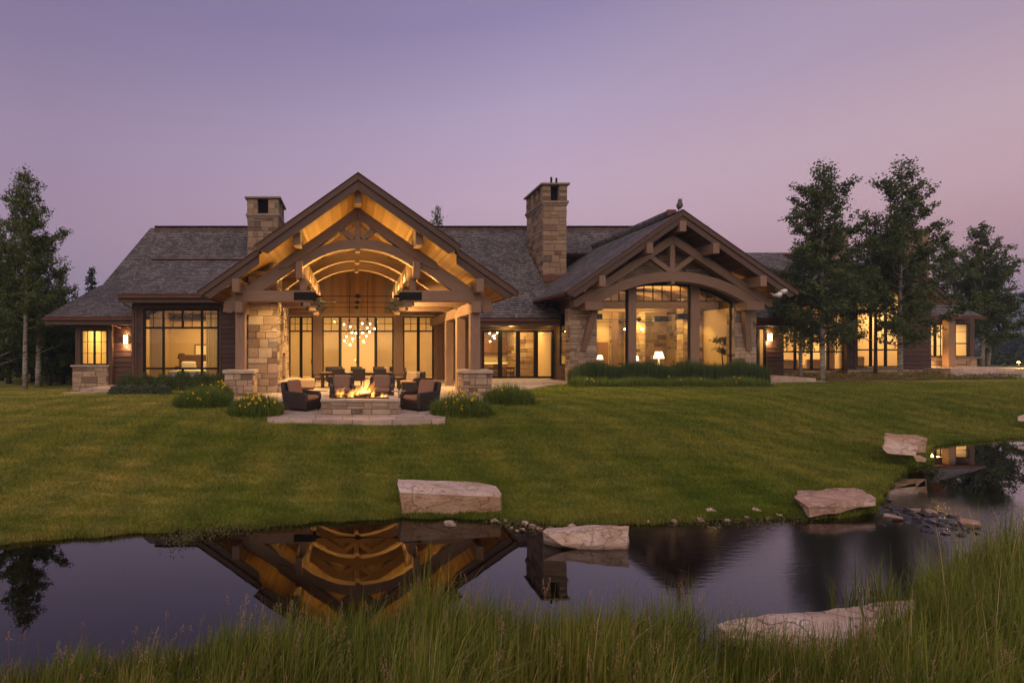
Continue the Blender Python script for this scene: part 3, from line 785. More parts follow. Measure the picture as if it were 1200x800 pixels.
# --- chimneys
def chimney(x0, x1, y0, y1, ztop, zbase, seed, sides):
    capn = 1.05
    b = MB(['chimney_stone', 'mortar'], seed); stone_block(b, x0, x1, y0, y1, zbase, ztop-1.35, seed, sides, rowh=(.22, .5), bw=(.3, .9))
    body = b.build('chimney', house)
    b = MB('brown_cap', seed); b.box(x0-.13, x1+.13, y0-.13, y1+.13, ztop-1.35, ztop-1.17); b.box(x0-.07, x1+.07, y0-.07, y1+.07, ztop-1.5, ztop-1.352)
    b.box(x0-.20, x1+.20, y0-.20, y1+.20, ztop-.13, ztop); b.build('cap', body, .015)
    w = (x1-x0)*.34; zz0, zz1 = ztop-1.168, ztop-.132
    for xa, xb in ((x0-.04, x0-.04+w), (x1+.04-w, x1+.04)):
        n = max(2, round((y1-y0)/.95)); 
        for i in range(n):
            ya = y0-.04+(y1-y0+.08-.45)*i/(n-1) if n > 1 else y0
            b = MB(['chimney_stone', 'mortar'], seed+9); stone_block(b, xa, xb, ya, ya+.45, zz0, zz1, seed+i*3, 'FLR', rowh=(.25, .5), bw=(.3, .6), proud=(.008, .02)); b.build('smoke_pier', body)
    b = MB('black'); b.box(x0+.3, x1-.3, y0+.3, y1-.3, ztop-1.16, ztop-.14); b.build('smoke_chamber', body)
    return body
c1 = chimney(px(290.5, 38.97), px(326, 38.97), 38.97, 41.9, pz(231, 38.97), 8.2, 11, 'FLR')
c2 = chimney(px(636.5, 37), px(663.5, 37), 37.0, 40.4, pz(215, 37), 6.6, 21, 'FLR')
b = MB('copper'); b.box(px(635, 37), px(665, 37), 36.88, 36.97, 7.3, 7.75); b.build('flashing', c2, .01)
b = MB('steel'); zt = pz(215, 37)
b.tube([(px(646, 38), 38, zt-.1), (px(646, 38), 38, zt+.72)], .07, 10); b.tube([(px(652, 38), 38, zt-.1), (px(652, 38), 38, zt+.66)], .07, 10); b.build('flue', c2)
c3 = chimney(35.2, 36.6, 41, 43, 11.75, 6, 31, 'FLR'); c4 = chimney(40.9, 42.6, 41, 43, 11.7, 5, 41, 'FLR')

# --- gable roofs
def gable_roof(name, XC, parts, zap, sl, yback, thick=.18, ridge=True):
    b = MB(RM, 3); yf = min(p[2] for p in parts)
    for d0, d1, y0 in parts:
        for s in (-1, 1):
            a = [(XC+s*d1, y0, zap-sl*d1), (XC+s*d0, y0, zap-sl*d0), (XC+s*d0, yback, zap-sl*d0), (XC+s*d1, yback, zap-sl*d1)]
            P = [a[3], a[0], a[1], a[2]] if s < 0 else [a[0], a[3], a[2], a[1]]
            slope(b, P, thick)
    return b.build(name, house)
def barge(XC, d0, d1, zap, sl, y, h1, h2, seed, cut=True):
    """stepped rake boards of one gable front: outer trim, inner board behind"""
    for s in (-1, 1):
        b = MB(['fascia', 'copper'], seed+s)
        z = lambda d, o: zap-sl*d-o
        b.prism([(XC+s*d0, z(d0, -.02)), (XC+s*(d1+.06), z(d1+.06, -.02)), (XC+s*(d1-.05), z(d1-.05, h1)), (XC+s*d0, z(d0, h1))], y-.07, y)
        b.prism([(XC+s*d0, z(d0, h1-.03)), (XC+s*(d1-.08), z(d1-.08, h1-.03)), (XC+s*(d1-.42), z(d1-.42, h2)), (XC+s*d0, z(d0, h2))], y-.002, y+.12)
        b.prism([(XC+s*d0, z(d0, -.05)), (XC+s*(d1+.1), z(d1+.1, -.05)), (XC+s*(d1+.1), z(d1+.1, -.015)), (XC+s*d0, z(d0, -.015))], y-.11, y+.05, .5, 1)
        b.build('rake_board', house, .012)
PZA, PSL = 9.59, .705
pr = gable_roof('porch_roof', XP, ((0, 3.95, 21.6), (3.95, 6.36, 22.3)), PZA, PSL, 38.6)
barge(XP, 0, 3.95, PZA, PSL, 21.56, .25, .60, 7); barge(XP, 3.97, 6.36, PZA-.0, PSL, 22.26, .25, .60, 8)
ridge_cap(pr, (XP, 21.6, PZA+.06), (XP, 39.0, PZA+.06), .5, .17)
GZA, GSL, GW = pz(247, 29.4), .70, 6.1
gr = gable_roof('great_room_roof', XG, ((0, GW, 29.4),), GZA, GSL, 40.0)
barge(XG, 0, GW, GZA, GSL, 29.36, .26, .62, 9)
ridge_cap(gr, (XG, 29.4, GZA+.05), (XG, 40.6, GZA+.05), .45, .15)
b = MB(['shingle', 'copper'], 4); b.box(XG-.22, XG+.22, 30.4, 40.4, GZA-.08, GZA+.26, .3, 0); b.box(XG-.25, XG+.25, 30.3, 30.42, GZA-.06, GZA+.30, .5, 1); b.build('ridge_cap', gr, .02)
for s in (-1, 1):
    b = MB('copper'); x = XG+s*(GW+.05); z = GZA-GSL*GW
    b.box(x-.07, x+.07, 29.5, 36.0, z-.17, z-.03); b.build('gutter', house, .01)
    b = MB('copper'); x = XP+s*(6.36+.05); z = PZA-PSL*6.36
    b.box(x-.07, x+.07, 22.35, 33.2, z-.17, z-.03); b.build('gutter', house, .01)

# --- porch timber trusses
def porch_truss(Yc, front):
    y0, y1 = Yc-.2, Yc+.2
    t = MB('timber', int(Yc*7))
    ct = lambda d: 8.60-.70*d
    for s in (-1, 1):
        t.prism([(XP, ct(0)), (XP+s*3.25, ct(3.25)), (XP+s*3.25, ct(3.25)-.28), (XP+s*2.95, ct(2.95)-.44), (XP+s*2.6, ct(2.6)-.47), (XP, ct(0)-.48)], y0-.04, y1)
    tr = t.build('timber_truss', house, .018)
    for s in (-1, 1):
        t = MB('timber', int(Yc*3)+s); t.prism([(XP+s*2.35, ct(2.35)-.05), (XP+s*5.5, ct(5.5)-.02), (XP+s*5.55, ct(5.55)-.40), (XP+s*5.2, ct(5.2)-.70), (XP+s*2.35, ct(2.35)-.70)], y0+.02, y1-.02); t.build('lower_chord', tr, .018)
    t = MB('timber', 4); t.arch(XP, 6.905-3.7, 3.7, 4.09, -.74, .74, y0+.005, y1-.005); t.build('arch_brace', tr, .012)
    t = MB('timber', 5); t.box(XP-.115, XP+.115, y0+.01, y1-.1, 7.27, 8.2)
    for s in (-1, 1): t.bar((XP+s*.16, Yc-.03, 7.33), (XP+s*.86, Yc-.03, 7.80), .26, .24, (0, 0, 1))
    t.box(XP-.10, XP+.10, y0-.05, y1+.02, 6.78, 6.97)
    t.build('king_post', tr, .012)
    for s in (-1, 1):
        t = MB('timber', 6+s); xa, xb = sorted((XP+s*1.87, XP+s*4.95)); t.box(xa, xb, y0+.012, y1-.012, 4.74, 5.19)
        xa, xb = sorted((XP+s*2.13, XP+s*2.40)); t.box(xa, xb, y0+.06, y1-.06, 5.19, 5.66)
        xa, xb = sorted((XP+s*1.95, XP+s*2.25)); t.box(xa, xb, y0+.05, y1-.05, 4.55, 4.738)
        hb = t.build('hammer_beam', tr, .018)
        t = MB('steel'); xa, xb = sorted((XP+s*1.72, XP+s*2.62)); t.box(xa, xb, y0-.025, y0+.01, 4.80, 5.12); t.box(xa, xb, y1-.008, y1+.025, 4.80, 5.12)
        t.tube([(XP+s*1.78, Yc-.1, 4.96), (XP+s*1.45, Yc-.1, 4.96)], [.10, .03], 8)
        t.build('steel_plate', hb, .008)
    t = MB('steel'); t.tube([(XP-1.75, Yc-.1, 4.965), (XP+1.75, Yc-.1, 4.965)], .016, 8)
    t.prism([(XP-.17, 4.965), (XP, 5.07), (XP+.17, 4.965), (XP, 4.86)], Yc-.13, Yc-.07)
    t.build('tie_rod', tr)
    return tr
for i, Yc in enumerate((22.95, 25.95, 28.95)): porch_truss(Yc, i == 0)
for d, w_, zt in ((0, .27, PZA-.42), (2.42, .30, PZA-PSL*2.42-.36), (-2.42, .30, PZA-PSL*2.42-.36), (4.87, .30, PZA-PSL*4.87-.56), (-4.87, .30, PZA-PSL*4.87-.56)):
    t = MB('timber', int(d*10)+80); t.box(XP+d-w_/2, XP+d+w_/2, 21.85 if abs(d) < 3 else 22.1, 35.0, zt-.64 if abs(d) < 3 else zt-.54, zt); t.build('purlin', house, .015)
for s in (-1, 1):
    t = MB('timber', 30+s); xa, xb = sorted((XP+s*2.26, XP+s*2.53)); t.box(xa, xb, 22.5, 35.0, 5.664, 6.36); t.build('spring_beam', house, .015)
    t = MB('timber', 44+s); xa, xb = sorted((XP+s*2.06, XP+s*2.255)); t.box(xa, xb, 23.2, 35.0, 5.70, 6.34); t.build('spring_board', house, .012)
    t = MB('timber', 33+s); xc = XP+s*4.83; t.box(xc-.16, xc+.16, 22.45, 35.0, 4.26, 4.72); t.build('side_beam', house, .015)
    # front post on its stone pier
    t = MB('timber', 36+s); t.box(xc-.2, xc+.2, 22.75, 23.15, 1.94, 4.258); t.build('post', house, .015)
    t = MB(['stone', 'mortar'], 40); stone_block(t, xc-.56, xc+.56, 22.45, 23.45, .5, 1.80, 60+s*7, 'FLR', rowh=(.14, .32), bw=(.2, .6))
    p = t.build('stone_pier', house)
    t = MB('cap', 3); t.box(xc-.64, xc+.64, 22.36, 23.54, 1.80, 1.94); t.build('cap', p, .015)
for y in (25.95, 28.95):
    t = MB('timber', int(y)); xc = XP+4.83; t.box(xc-.2, xc+.2, y-.2, y+.2, FLOOR, 4.258); t.build('post', house, .015)
# outdoor fireplace mass on the left of the porch
t = MB(['stone', 'mortar'], 50)
fx0, fx1, fy0, fy1 = -4.55, -3.28, 24.25, 28.5
stone_block(t, fx0, fx1, fy0, 25.75, FLOOR, 6.2, 301, 'FL', rowh=(.2, .45), bw=(.3, .95))
stone_block(t, fx0, fx1, 27.0, fy1, FLOOR, 6.2, 311, 'FL')
stone_block(t, fx0, fx1, 25.75, 27.0, 2.6, 6.2, 321, 'L')
stone_face(t, (fx1, fy0, FLOOR), (0, 1, 0), (1, 0, 0), 1.5, 5.31, 331); stone_face(t, (fx1, 27.0, FLOOR), (0, 1, 0), (1, 0, 0), 1.5, 5.31, 341)
stone_face(t, (fx1, 25.75, 2.6), (0, 1, 0), (1, 0, 0), 1.25, 3.6, 351)
fp = t.build('fireplace', house)
t = MB('black'); t.box(fx0+.05, fx0+.25, 25.76, 26.99, FLOOR, 2.6); t.build('firebox', fp)
t = MB('cap', 4); t.box(fx1+.02, fx1+.55, 24.4, 28.4, FLOOR, FLOOR+.36); t.box(fx1+.02, fx1+.62, 24.32, 28.48, FLOOR+.362, FLOOR+.46); t.build('hearth', fp, .015)

# --- windows and doors
def rot_basis(axis):
    return (Vector((1, 0, 0)), Vector((0, -1, 0))) if axis == 'x' else (Vector((0, 1, 0)), Vector((1, 0, 0)))
def window(O, W, H, vs=(), hs=(), munt=(), fw=.075, dp=.12, axis='x', name='window', seed=0, parent=house, skip=(), pane=True, thin=.024):
    """O = lower left corner on the wall face; vs, hs = mullion and transom centre lines; munt = (u0,u1,v0,v1) thin bars"""
    U, N = rot_basis(axis); O = Vector(O); Z = Vector((0, 0, 1)); b = MB('frame', seed)
    def bx(u0, u1, v0, v1, d0, d1):
        c = O+U*((u0+u1)/2)+Z*((v0+v1)/2)+N*((d0+d1)/2)
        b.obox(c, U*((u1-u0)/2), N*((d1-d0)/2), Z*((v1-v0)/2))
    bx(0, fw, 0, H, -dp, .03); bx(W-fw, W, 0, H, -dp, .03); bx(fw, W-fw, 0, fw, -dp, .028); bx(fw, W-fw, H-fw, H, -dp, .028)
    for i, v in enumerate(vs): bx(v-fw/2, v+fw/2, fw, H-fw, -dp+.003, .024)
    cut = [0]+list(vs)+[W]
    for h in hs: bx(fw, W-fw, h-fw/2, h+fw/2, -dp+.006, .020)
    for u0, u1, v0, v1 in munt: bx(u0, u1, v0, v1, -.055, .0)
    f = b.build(name, parent)
    if pane:
        g = MB('glass'); c0 = -.07
        P = [O+U*(fw*.5)+Z*(fw*.5)+N*c0, O+U*(W-fw*.5)+Z*(fw*.5)+N*c0, O+U*(W-fw*.5)+Z*(H-fw*.5)+N*c0, O+U*(fw*.5)+Z*(H-fw*.5)+N*c0]
        g.mesh(P, [(0, 1, 2, 3)]); g.build('pane', f)
    return f
def bars(W, H, nv, zs, v0, v1, t=.024):
    out = [(W*i/nv-t/2, W*i/nv+t/2, v0, v1) for i in range(1, nv)]
    return out+[(.03, W-.03, z-t/2, z+t/2) for z in zs]

# corner room (far left)
Yc_ = 30.0
b = MB(['siding', 'fascia'], 60)
lap(b, -13.2, -11.3, .5, 4.3, 30.25, 61)
b.box(-15.0, -14.70, 30.0, 30.25, 1.9, 4.3, None, 1); b.box(-13.22, -13.0, 29.98, 30.25, .6, 4.3, None, 1)
b.box(-14.7, -13.22, 30.0, 30.2, 3.88, 4.3, None, 1); b.box(-15.0, -14.8, 30.25, 45, .5, 4.3)
b.box(-14.72, -13.2, 29.96, 30.05, 3.84, 3.95, None, 1)
b.build('corner_wall', house, .008)
t = MB(['stone', 'mortar'], 61); stone_block(t, -15.05, -13.22, 29.85, 30.3, .2, 1.84, 71, 'FLR'); t_ = t.build('stone_base', house)
t = MB('cap'); t.box(-15.15, -13.15, 29.76, 30.35, 1.842, 1.94); t.build('cap', t_, .012)
window((-14.70, 30.0, 1.94), 1.47, 1.90, (.735,), (), bars(1.47, 1.9, 4, (.63, 1.26), .07, 1.83), seed=3)

# bedroom bay
Yb = 28.5; bx0, bx1 = -11.3, -6.27
b = MB(['siding', 'fascia'], 62)
WX0, WX1, WZ0, WZ1 = px(168, Yb), px(257, Yb), 1.24, 4.86
b.box(bx0-.02, bx0+.24, Yb-.07, Yb+.2, .5, 5.35, None, 1)
lap(b, bx0+.24, WX0-.10, .5, 5.0, Yb, 63); b.box(WX0-.1, WX0-.005, Yb-.05, Yb+.2, .5, 4.95, None, 1)
b.box(bx0+.24, bx1+.7, Yb-.05, Yb+.2, 5.0, 5.42, None, 1); b.box(bx0+.24, bx1+.7, Yb-.08, Yb-.05, 4.90, 5.06, None, 1)
b.box(WX0-.005, WX1+.005, Yb+.02, Yb+.2, WZ1, 5.0, None, 1); b.box(WX0-.1, WX1+.1, Yb-.05, Yb+.2, .5, WZ0, None, 1)
b.box(WX1+.005, WX1+.1, Yb-.05, Yb+.2, .5, 4.95, None, 1); lap(b, WX1+.1, bx1+1.0, .5, 5.0, Yb, 64)
b.box(bx0, bx0+.2, Yb+.2, 33.0, .5, 5.35); b.box(bx1+.8, bx1+1.0, Yb+.2, 35.0, .5, 5.35)
b.box(bx0-.01, bx0+.2, 33.0, 38.0, 4.2, 7.2)
b.build('bay_wall', house, .006)
W = WX1-WX0; H = WZ1-WZ0; k = W/89.0
vs = (23.5*k, 68.5*k)
munt = [(u*k-.012, u*k+.012, H-.96, H-.06) for u in (11.5, 34.5, 46, 57, 79)]+[(.03, W-.03, H-.50, H-.475)]
f = window((WX0, Yb, WZ0), W, H, vs, (.56, H-.97), munt, fw=.10, seed=4)
b = MB('frame'); b.box(WX0+46*k-.05, WX0+46*k+.05, Yb-.02, Yb+.1, WZ1-.95, WZ1-.08); b.build('mullion', f); b = MB('frame'); b.box(WX0+46*k-.05, WX0+46*k+.05, Yb-.02, Yb+.1, WZ0+.08, WZ0+.54); b.build('mullion', f)

# rear wall of the porch
YR = 35.0
b = MB(['vboard', 'timber'], 65)
topz = lambda x: PZA-PSL*abs(x-XP)-.22
vboards(b, -5.6, 6.0, 5.06, 8.9, YR, 66, .26, topz)
b.box(-5.6, 6.0, YR-.06, YR+.1, 4.90, 5.06, None, 1)
for x0, x1 in ((px(367, YR), px(377.5, YR)), (px(461.5, YR), px(472, YR))):
    b.box(x0, x1, YR-.34, YR+.1, FLOOR, 4.9, None, 1)
vboards(b, px(508.5, YR), 8.0, FLOOR, 4.90, YR, 67, .3); vboards(b, -5.6, px(338.5, YR), FLOOR, 4.9, YR, 68, .3)
b.build('porch_wall', house, .006)
zt, zd, zb = pz(370.5, YR), pz(388, YR), FLOOR+.01
def porch_doors(x0, x1, n, name='glass_door'):
    W = (x1-x0)/n
    for i in range(n):
        O = (x0+W*i, YR-.02, zb)
        Hh = zt-zb; hd = zd-zb
        f = window((O[0]+.004, O[1], O[2]), W-.008, Hh, (), (hd,), [(W/2-.016, W/2+.016, hd, Hh-.05), (.03, W-.03, (hd+Hh)/2-.016, (hd+Hh)/2+.016)], fw=.085, name=name, seed=i)
        if (i+n) % 2:
            h = MB('steel'); h.tube([(O[0]+W-.10, YR-.09, zb+1.0), (O[0]+W-.10, YR-.09, zb+1.25)], .014, 6); h.build('handle', f)
porch_doors(px(338.8, YR), px(366.8, YR), 2); porch_doors(px(377.7, YR), px(461.3, YR), 4); porch_doors(px(472.2, YR), px(508.2, YR), 2)

# kitchen doors
KX0, KX1 = px(565, YR), px(649, YR); kz1 = pz(387, YR)
b = MB(['siding', 'fascia'], 69)
b.box(8.0, 12.8, YR-.02, YR+.2, kz1+.02, mz(33.3)+1.2, None, 0); b.box(8.0, 12.8, YR-.10, YR-.02, kz1+.02, kz1+.30, None, 1); b.box(8.0, KX0-.01, YR-.08, YR+.2, FLOOR, kz1+.02, None, 1)
b.box(KX1+.01, 12.86, YR-.08, YR+.2, FLOOR, kz1+.02, None, 1)
b.build('kitchen_wall', house, .008)
W = (KX1-KX0)/4
for i in range(4):
    f = window((KX0+W*i+.003, YR-.02, .975), W-.006, kz1-.975, (), (), (), fw=.12, name='glass_door', seed=i)
    if i in (1, 2):
        h = MB('steel'); h.tube([(KX0+W*(i+.5)+(.5 if i == 1 else -.5)*W*.86, YR-.10, 1.9), (KX0+W*(i+.5)+(.5 if i == 1 else -.5)*W*.86, YR-.10, 2.3)], .016, 6); h.build('handle', f)

# --- great room
YG = 31.2; AR, ACZ = 7.4, 6.48-7.4
def arc_z(d): return ACZ+math.sqrt(max(0, AR*AR-d*d))
gx0, gx1 = px(697, YG), px(857, YG); sill = pz(432, YG)
t = MB('timber', 71)
gt = lambda d: 9.05-.665*d
for s in (-1, 1):
    t.prism([(XG, gt(0)), (XG+s*5.42, gt(5.42)), (XG+s*5.42, gt(5.42)-.34), (XG+s*5.2, gt(5.2)-.5), (XG, gt(0)-.52)], 30.2, 30.6)
tr = t.build('gable_truss', house, .018)
t = MB('timber', 72); t.arch(XG, ACZ, AR, AR+.54, -.67, .67, 30.22, 30.58, 36); t.build('arch_brace', tr, .012)
t = MB('timber', 73); t.box(XG-.13, XG+.13, 30.24, 30.54, 6.9, 8.6)
for s in (-1, 1): t.bar((XG+s*.1, 30.39, 7.05), (XG+s*1.25, 30.39, 7.9), .26, .26)
t.box(XG-.11, XG+.11, 30.2, 30.62, 6.33, 6.62); t.build('king_post', tr, .012)
for s in (-1, 1):
    t = MB('timber', 74+s); xa, xb = sorted((XG+s*3.9, XG+s*4.85)); t.box(xa, xb, 30.0, 31.1, 4.9, 5.36); hb = t.build('bracket', tr, .018)
    t = MB('timber', 76+s); t.bar((XG+s*4.15, 30.5, 4.92), (XG+s*4.62, 31.0, 2.72), .34, .3, (1, 0, 0)); t.build('brace', hb, .015)
for d, zt_ in ((0, GZA-.50), (1.75, GZA-GSL*1.75-.44), (-1.75, GZA-GSL*1.75-.44), (4.25, GZA-GSL*4.25-.42), (-4.25, GZA-GSL*4.25-.42)):
    t = MB('timber', 90+int(d*4)); t.box(XG+d-.17, XG+d+.17, 29.27, 31.1, zt_-.62, zt_-.06); t.build('purlin', house, .015)
# gable wall over the arched window: rough stone, and the stone piers beside it
t = MB(['stone', 'mortar'], 78); n = 44; d0 = 3.86
for i in range(n):
    a, c = -d0+2*d0*i/n, -d0+2*d0*(i+1)/n; m_ = (a+c)/2
    z0, z1 = max(arc_z(a), arc_z(c))+.02, GZA-GSL*max(abs(a), abs(c))-.2
    if z1 > z0+.05:
        V = [(XG+a, YG-.02, arc_z(a)+.03), (XG+c, YG-.02, arc_z(c)+.03), (XG+c, YG-.02, GZA-GSL*abs(c)-.2), (XG+a, YG-.02, GZA-GSL*abs(a)-.2)]
        t.mesh(V+[(x, YG+.2, z) for x, _, z in V], [(0,1,2,3), (7,6,5,4), (0,4,5,1)], .5, 1)
stone_face(t, (XG-2.6, YG-.02, 6.55), (1, 0, 0), (0, -1, 0), 5.2, 1.2, 401, proud=(.01, .03)); stone_face(t, (XG-1.5, YG-.02, 7.75), (1, 0, 0), (0, -1, 0), 3.0, .7, 402, proud=(.01, .03))
t.build('gable_wall', house)
t = MB(['stone', 'mortar'], 79)
stone_block(t, px(668, 30.95), gx0-.02, 30.95, 31.6, .5, 5.1, 410, 'FLR'); stone_block(t, gx1+.02, px(886, 30.95), 30.95, 31.6, .5, 5.1, 420, 'FLR')
stone_block(t, gx0-.02, gx1+.02, YG-.12, YG+.2, .5, sill-.12, 430, 'F')
t.box(12.2, gx0-.02, 30.98, 31.2, 5.1, 6.0, .5, 1); t.box(gx1+.02, 22.5, 30.98, 31.2, 5.1, 6.0, .5, 1)
gp = t.build('stone_wall', house)
t = MB('cap', 9); t.box(gx0-.05, gx1+.05, YG-.24, YG+.1, sill-.12, sill); t.build('sill', gp, .012)
# the arched window in three bays between timber posts
posts = ((px(735, YG), px(744, YG)), (px(808, YG), px(818, YG)))
for x0, x1 in posts:
    t = MB('timber', 80); zt_ = min(arc_z(x0-XG), arc_z(x1-XG))+.3; t.box(x0, x1, YG-.16, YG+.12, sill, zt_); t.build('post', house, .012)
bays = ((gx0, posts[0][0]), (posts[0][1], posts[1][0]), (posts[1][1], gx1))
tzz = pz(353, YG); tz2 = pz(341.5, YG)
for x0, x1 in bays:
    b = MB('frame'); zz = lambda x: max(sill+.2, arc_z(x-XG))
    fw = .07
    b.box(x0, x0+fw, YG-.03, YG+.07, sill, zz(x0)); b.box(x1-fw, x1, YG-.03, YG+.07, sill, zz(x1)); b.box(x0+fw, x1-fw, YG-.03, YG+.07, sill, sill+fw)
    N_ = 12
    for i in range(N_):
        xa, xb = x0+(x1-x0)*i/N_, x0+(x1-x0)*(i+1)/N_
        V = [(xa, YG-.03, zz(xa)-.08), (xb, YG-.03, zz(xb)-.08), (xb, YG-.03, zz(xb)+.05), (xa, YG-.03, zz(xa)+.05)]
        b.mesh(V+[(x, YG+.07, z) for x, _, z in V], [(0,1,2,3), (0,4,5,1), (7,6,5,4), (3,2,6,7)])
    def span(z):      # where the bay is taller than z
        xs_ = [x0+(x1-x0)*i/60 for i in range(61) if zz(x0+(x1-x0)*i/60) > z]
        return (min(xs_), max(xs_)) if xs_ else None
    for z, th in ((tzz, .055), (tz2, .03)):
        sp_ = span(z)
        if sp_: b.box(sp_[0], sp_[1], YG-.02, YG+.05, z-th/2, z+th/2)
    nm_ = max(2, round((x1-x0)/.52))
    for i in range(1, nm_):
        x = x0+(x1-x0)*i/nm_
        if zz(x) > tzz+.1: b.box(x-.016, x+.016, YG-.015, YG+.04, tzz, zz(x))
    f = b.build('arched_window', house)
    g = MB('glass'); top = [(x0+(x1-x0)*i/24, YG+.02, zz(x0+(x1-x0)*i/24)) for i in range(25)]
    g.mesh([(x0, YG+.02, sill), (x1, YG+.02, sill)]+top[::-1], [tuple(range(27))]); g.build('pane', f)
# side wall of the great room with its tall slot window
SX = 12.78
t = MB(['siding', 'fascia', 'stone', 'mortar'], 81)
t.box(SX, SX+.2, 31.65, 32.4, .5, 6.0, None, 1); t.box(SX, SX+.2, 34.0, 35.0, .5, 6.0, None, 1); t.box(SX, SX+.2, 32.4, 34.0, 5.0, 6.0, None, 1); t.box(SX, SX+.2, 32.4, 34.0, .5, 1.75, .5, 3)
stone_face(t, (SX, 34.0, .6), (0, -1, 0), (-1, 0, 0), 1.6, 1.1, 450)
t.build('side_wall', house, .006)
t = MB('fascia', 81); t.box(22.2, 22.4, 31.65, 39.2, .5, 6.0); t.build('side_wall', house)
window((SX+.03, 32.4, 1.78), 1.6, 3.2, (), (), (), fw=.09, axis='y', seed=8)
b = MB('fascia', 82); b.box(12.2, SX, 31.7, 35, 5.75, 5.95); b.build('eave_board', house)
# floodlights under the right eave
b = MB('white_plastic'); 
for x, z in ((px(912, 29.6), pz(342, 29.6)), (px(906, 29.6), pz(346, 29.6))):
    b.tube([(x-.08, 29.5, z-.02), (x+.05, 29.3, z+.0), (x+.1, 29.2, z-.03)], [.05, .12, .14], 12); b.tube([(x, 29.5, z), (x, 29.8, z+.15)], .03, 6)
b.build('floodlight', house, smooth=True)

# --- entry link and right wing
t = MB(['siding', 'fascia'], 83)
lap(t, 22.4, 25.6, .7, 5.0, YR, 84); lap(t, 26.05, 27.2, .7, 5.0, YR, 85)
t.box(25.6, 26.05, YR+.02, YR+.2, 4.1, 5.0, None, 1); t.box(25.5, 25.6, YR-.07, YR+.1, .7, 4.2, None, 1); t.box(26.05, 26.13, YR-.07, YR+.1, .7, 4.2, None, 1); t.box(22.4, 27.2, YR-.09, YR-.0495, 4.2, 4.45, None, 1)
t.build('entry_wall', house, .006)
window((25.6, YR-.02, 1.2), .45, 2.9, (), (), (), fw=.06, name='glass_door', seed=9)
YW = 35.6
t = MB(['siding', 'fascia', 'stone', 'mortar'], 86)
wx0, wx1 = px(913, YW), px(990, YW)
lap(t, 27.2, wx0-.12, .8, 6.3, YW, 87); t.box(wx0-.12, wx0-.004, YW-.06, YW+.2, .8, 6.2, None, 1); lap(t, wx1+.12, 32.2, .8, 6.3, YW, 88); t.box(wx1+.004, wx1+.12, YW-.06, YW+.2, .8, 6.2, None, 1)
t.box(wx0, wx1, YW+.0, YW+.2, 5.9, 6.3, None, 1); t.box(wx0, wx1, YW-.05, YW+.2, .8, 1.44, .5, 3)
stone_face(t, (27.3, YW-.06, .8), (1, 0, 0), (0, -1, 0), 4.9, .62, 460, mi=2)
t.build('wing_wall', house, .006)
W = wx1-wx0
window((wx0, YW, 1.46), W, 4.42, (W*.25, W*.5, W*.75), (1.18, 2.1, 2.95, 3.6), bars(W, 4.4, 8, (), 1.2, 4.35), fw=.09, seed=10)
# gabled bay behind the aspens
YB = 35.0; XB = 33.4
t = MB(['siding', 'fascia', 'stone', 'mortar'], 89)
vx0, vx1 = px(1003, YB), px(1056, YB)
lap(t, 31.2, vx0-.12, .8, 6.40, YB, 90); lap(t, vx1+.12, 36.5, .8, 5.62, YB, 91)
t.box(vx0-.12, vx0-.004, YB-.06, YB+.2, .8, 6.4, None, 1); t.box(vx1+.004, vx1+.12, YB-.06, YB+.2, .8, 6.4, None, 1); t.box(vx0, vx1, YB, YB+.2, .8, 1.64, .5, 3)
stone_face(t, (31.2, YB-.05, .8), (1, 0, 0), (0, -1, 0), 5.3, .72, 470, mi=2)
t.prism([(31.2, 6.402), (35.7, 6.402), (XB+.3, 8.1), (XB-.3, 8.1), (31.2, 6.5)], YB+.0, YB+.2, None, 0); t.prism([(vx1+.122, 5.622), (36.4, 5.622), (35.7, 6.4), (vx1+.122, 6.4)], YB, YB+.2, None, 0)
t.box(vx0-.1, vx1+.1, YB-.08, YB-.048, 6.35, 6.55, None, 1)
t.build('bay_gable_wall', house, .006)
W = vx1-vx0
window((vx0, YB, 1.66), W, 4.7, (W*.34, W*.67), (1.1, 3.6), bars(W, 4.7, 6, (4.15,), 3.6, 4.65), fw=.09, seed=11)
gable_roof('bay_gable_roof', XB, ((0, 3.45, 34.0),), 8.5, .8, 42.0)
barge(XB, 0, 3.45, 8.5, .8, 33.96, .26, .6, 12)
t = MB(RM, 92)
slope(t, [(27.25, 34.5, 6.1), (31.5, 34.5, 6.1), (31.5, 41, 9.94), (27.25, 41, 9.94)]); slope(t, [(36.5, 48, 6), (27.25, 48, 6), (27.25, 41, 9.94), (36.5, 41, 9.94)])
t.build('wing_roof', house)
# east corner room
YE = 37.2
t = MB(RM, 93)
slope(t, [(36.2, 36.2, 4.95), (41.2, 36.2, 4.95), (41.2, 38.6, 6.25), (36.2, 38.6, 6.25)]); slope(t, [(36.2, 38.6, 6.25), (41.2, 38.6, 6.25), (40.6, 42.5, 9.1), (36.2, 42.5, 9.1)])
slope(t, [(44.2, 50, 4.95), (41.2, 36.2, 4.95), (41.2, 38.6, 6.25), (42.5, 50, 6.25)][::-1])
t.build('east_roof', house)
gutter(36.2, 41.2, 36.16, 4.92)
e0, e1, e2, e3 = px(1084, YE), px(1109, YE), px(1118.5, YE), px(1136, YE); ez0, ez1 = pz(418, YE), pz(379, YE)
t = MB(['siding', 'fascia', 'stone', 'mortar'], 94)
t.box(e3, e3+.35, YE, YE+.2, 1.5, 4.9, None, 1); t.box(36.3, e0, YE, YE+.2, 1.5, 4.9, None, 0); t.box(e0, e3, YE-.02, YE+.2, ez1, 4.9, None, 1); t.box(e1, e2, YE, YE+.2, ez0, ez1, None, 1)
t.box(e3+.15, e3+.35, YE+.2, 45, 1.2, 4.9, None, 0); t.box(36.3, e3+.3, YE-.15, YE+.2, 1.4, ez0-.1, .5, 3)
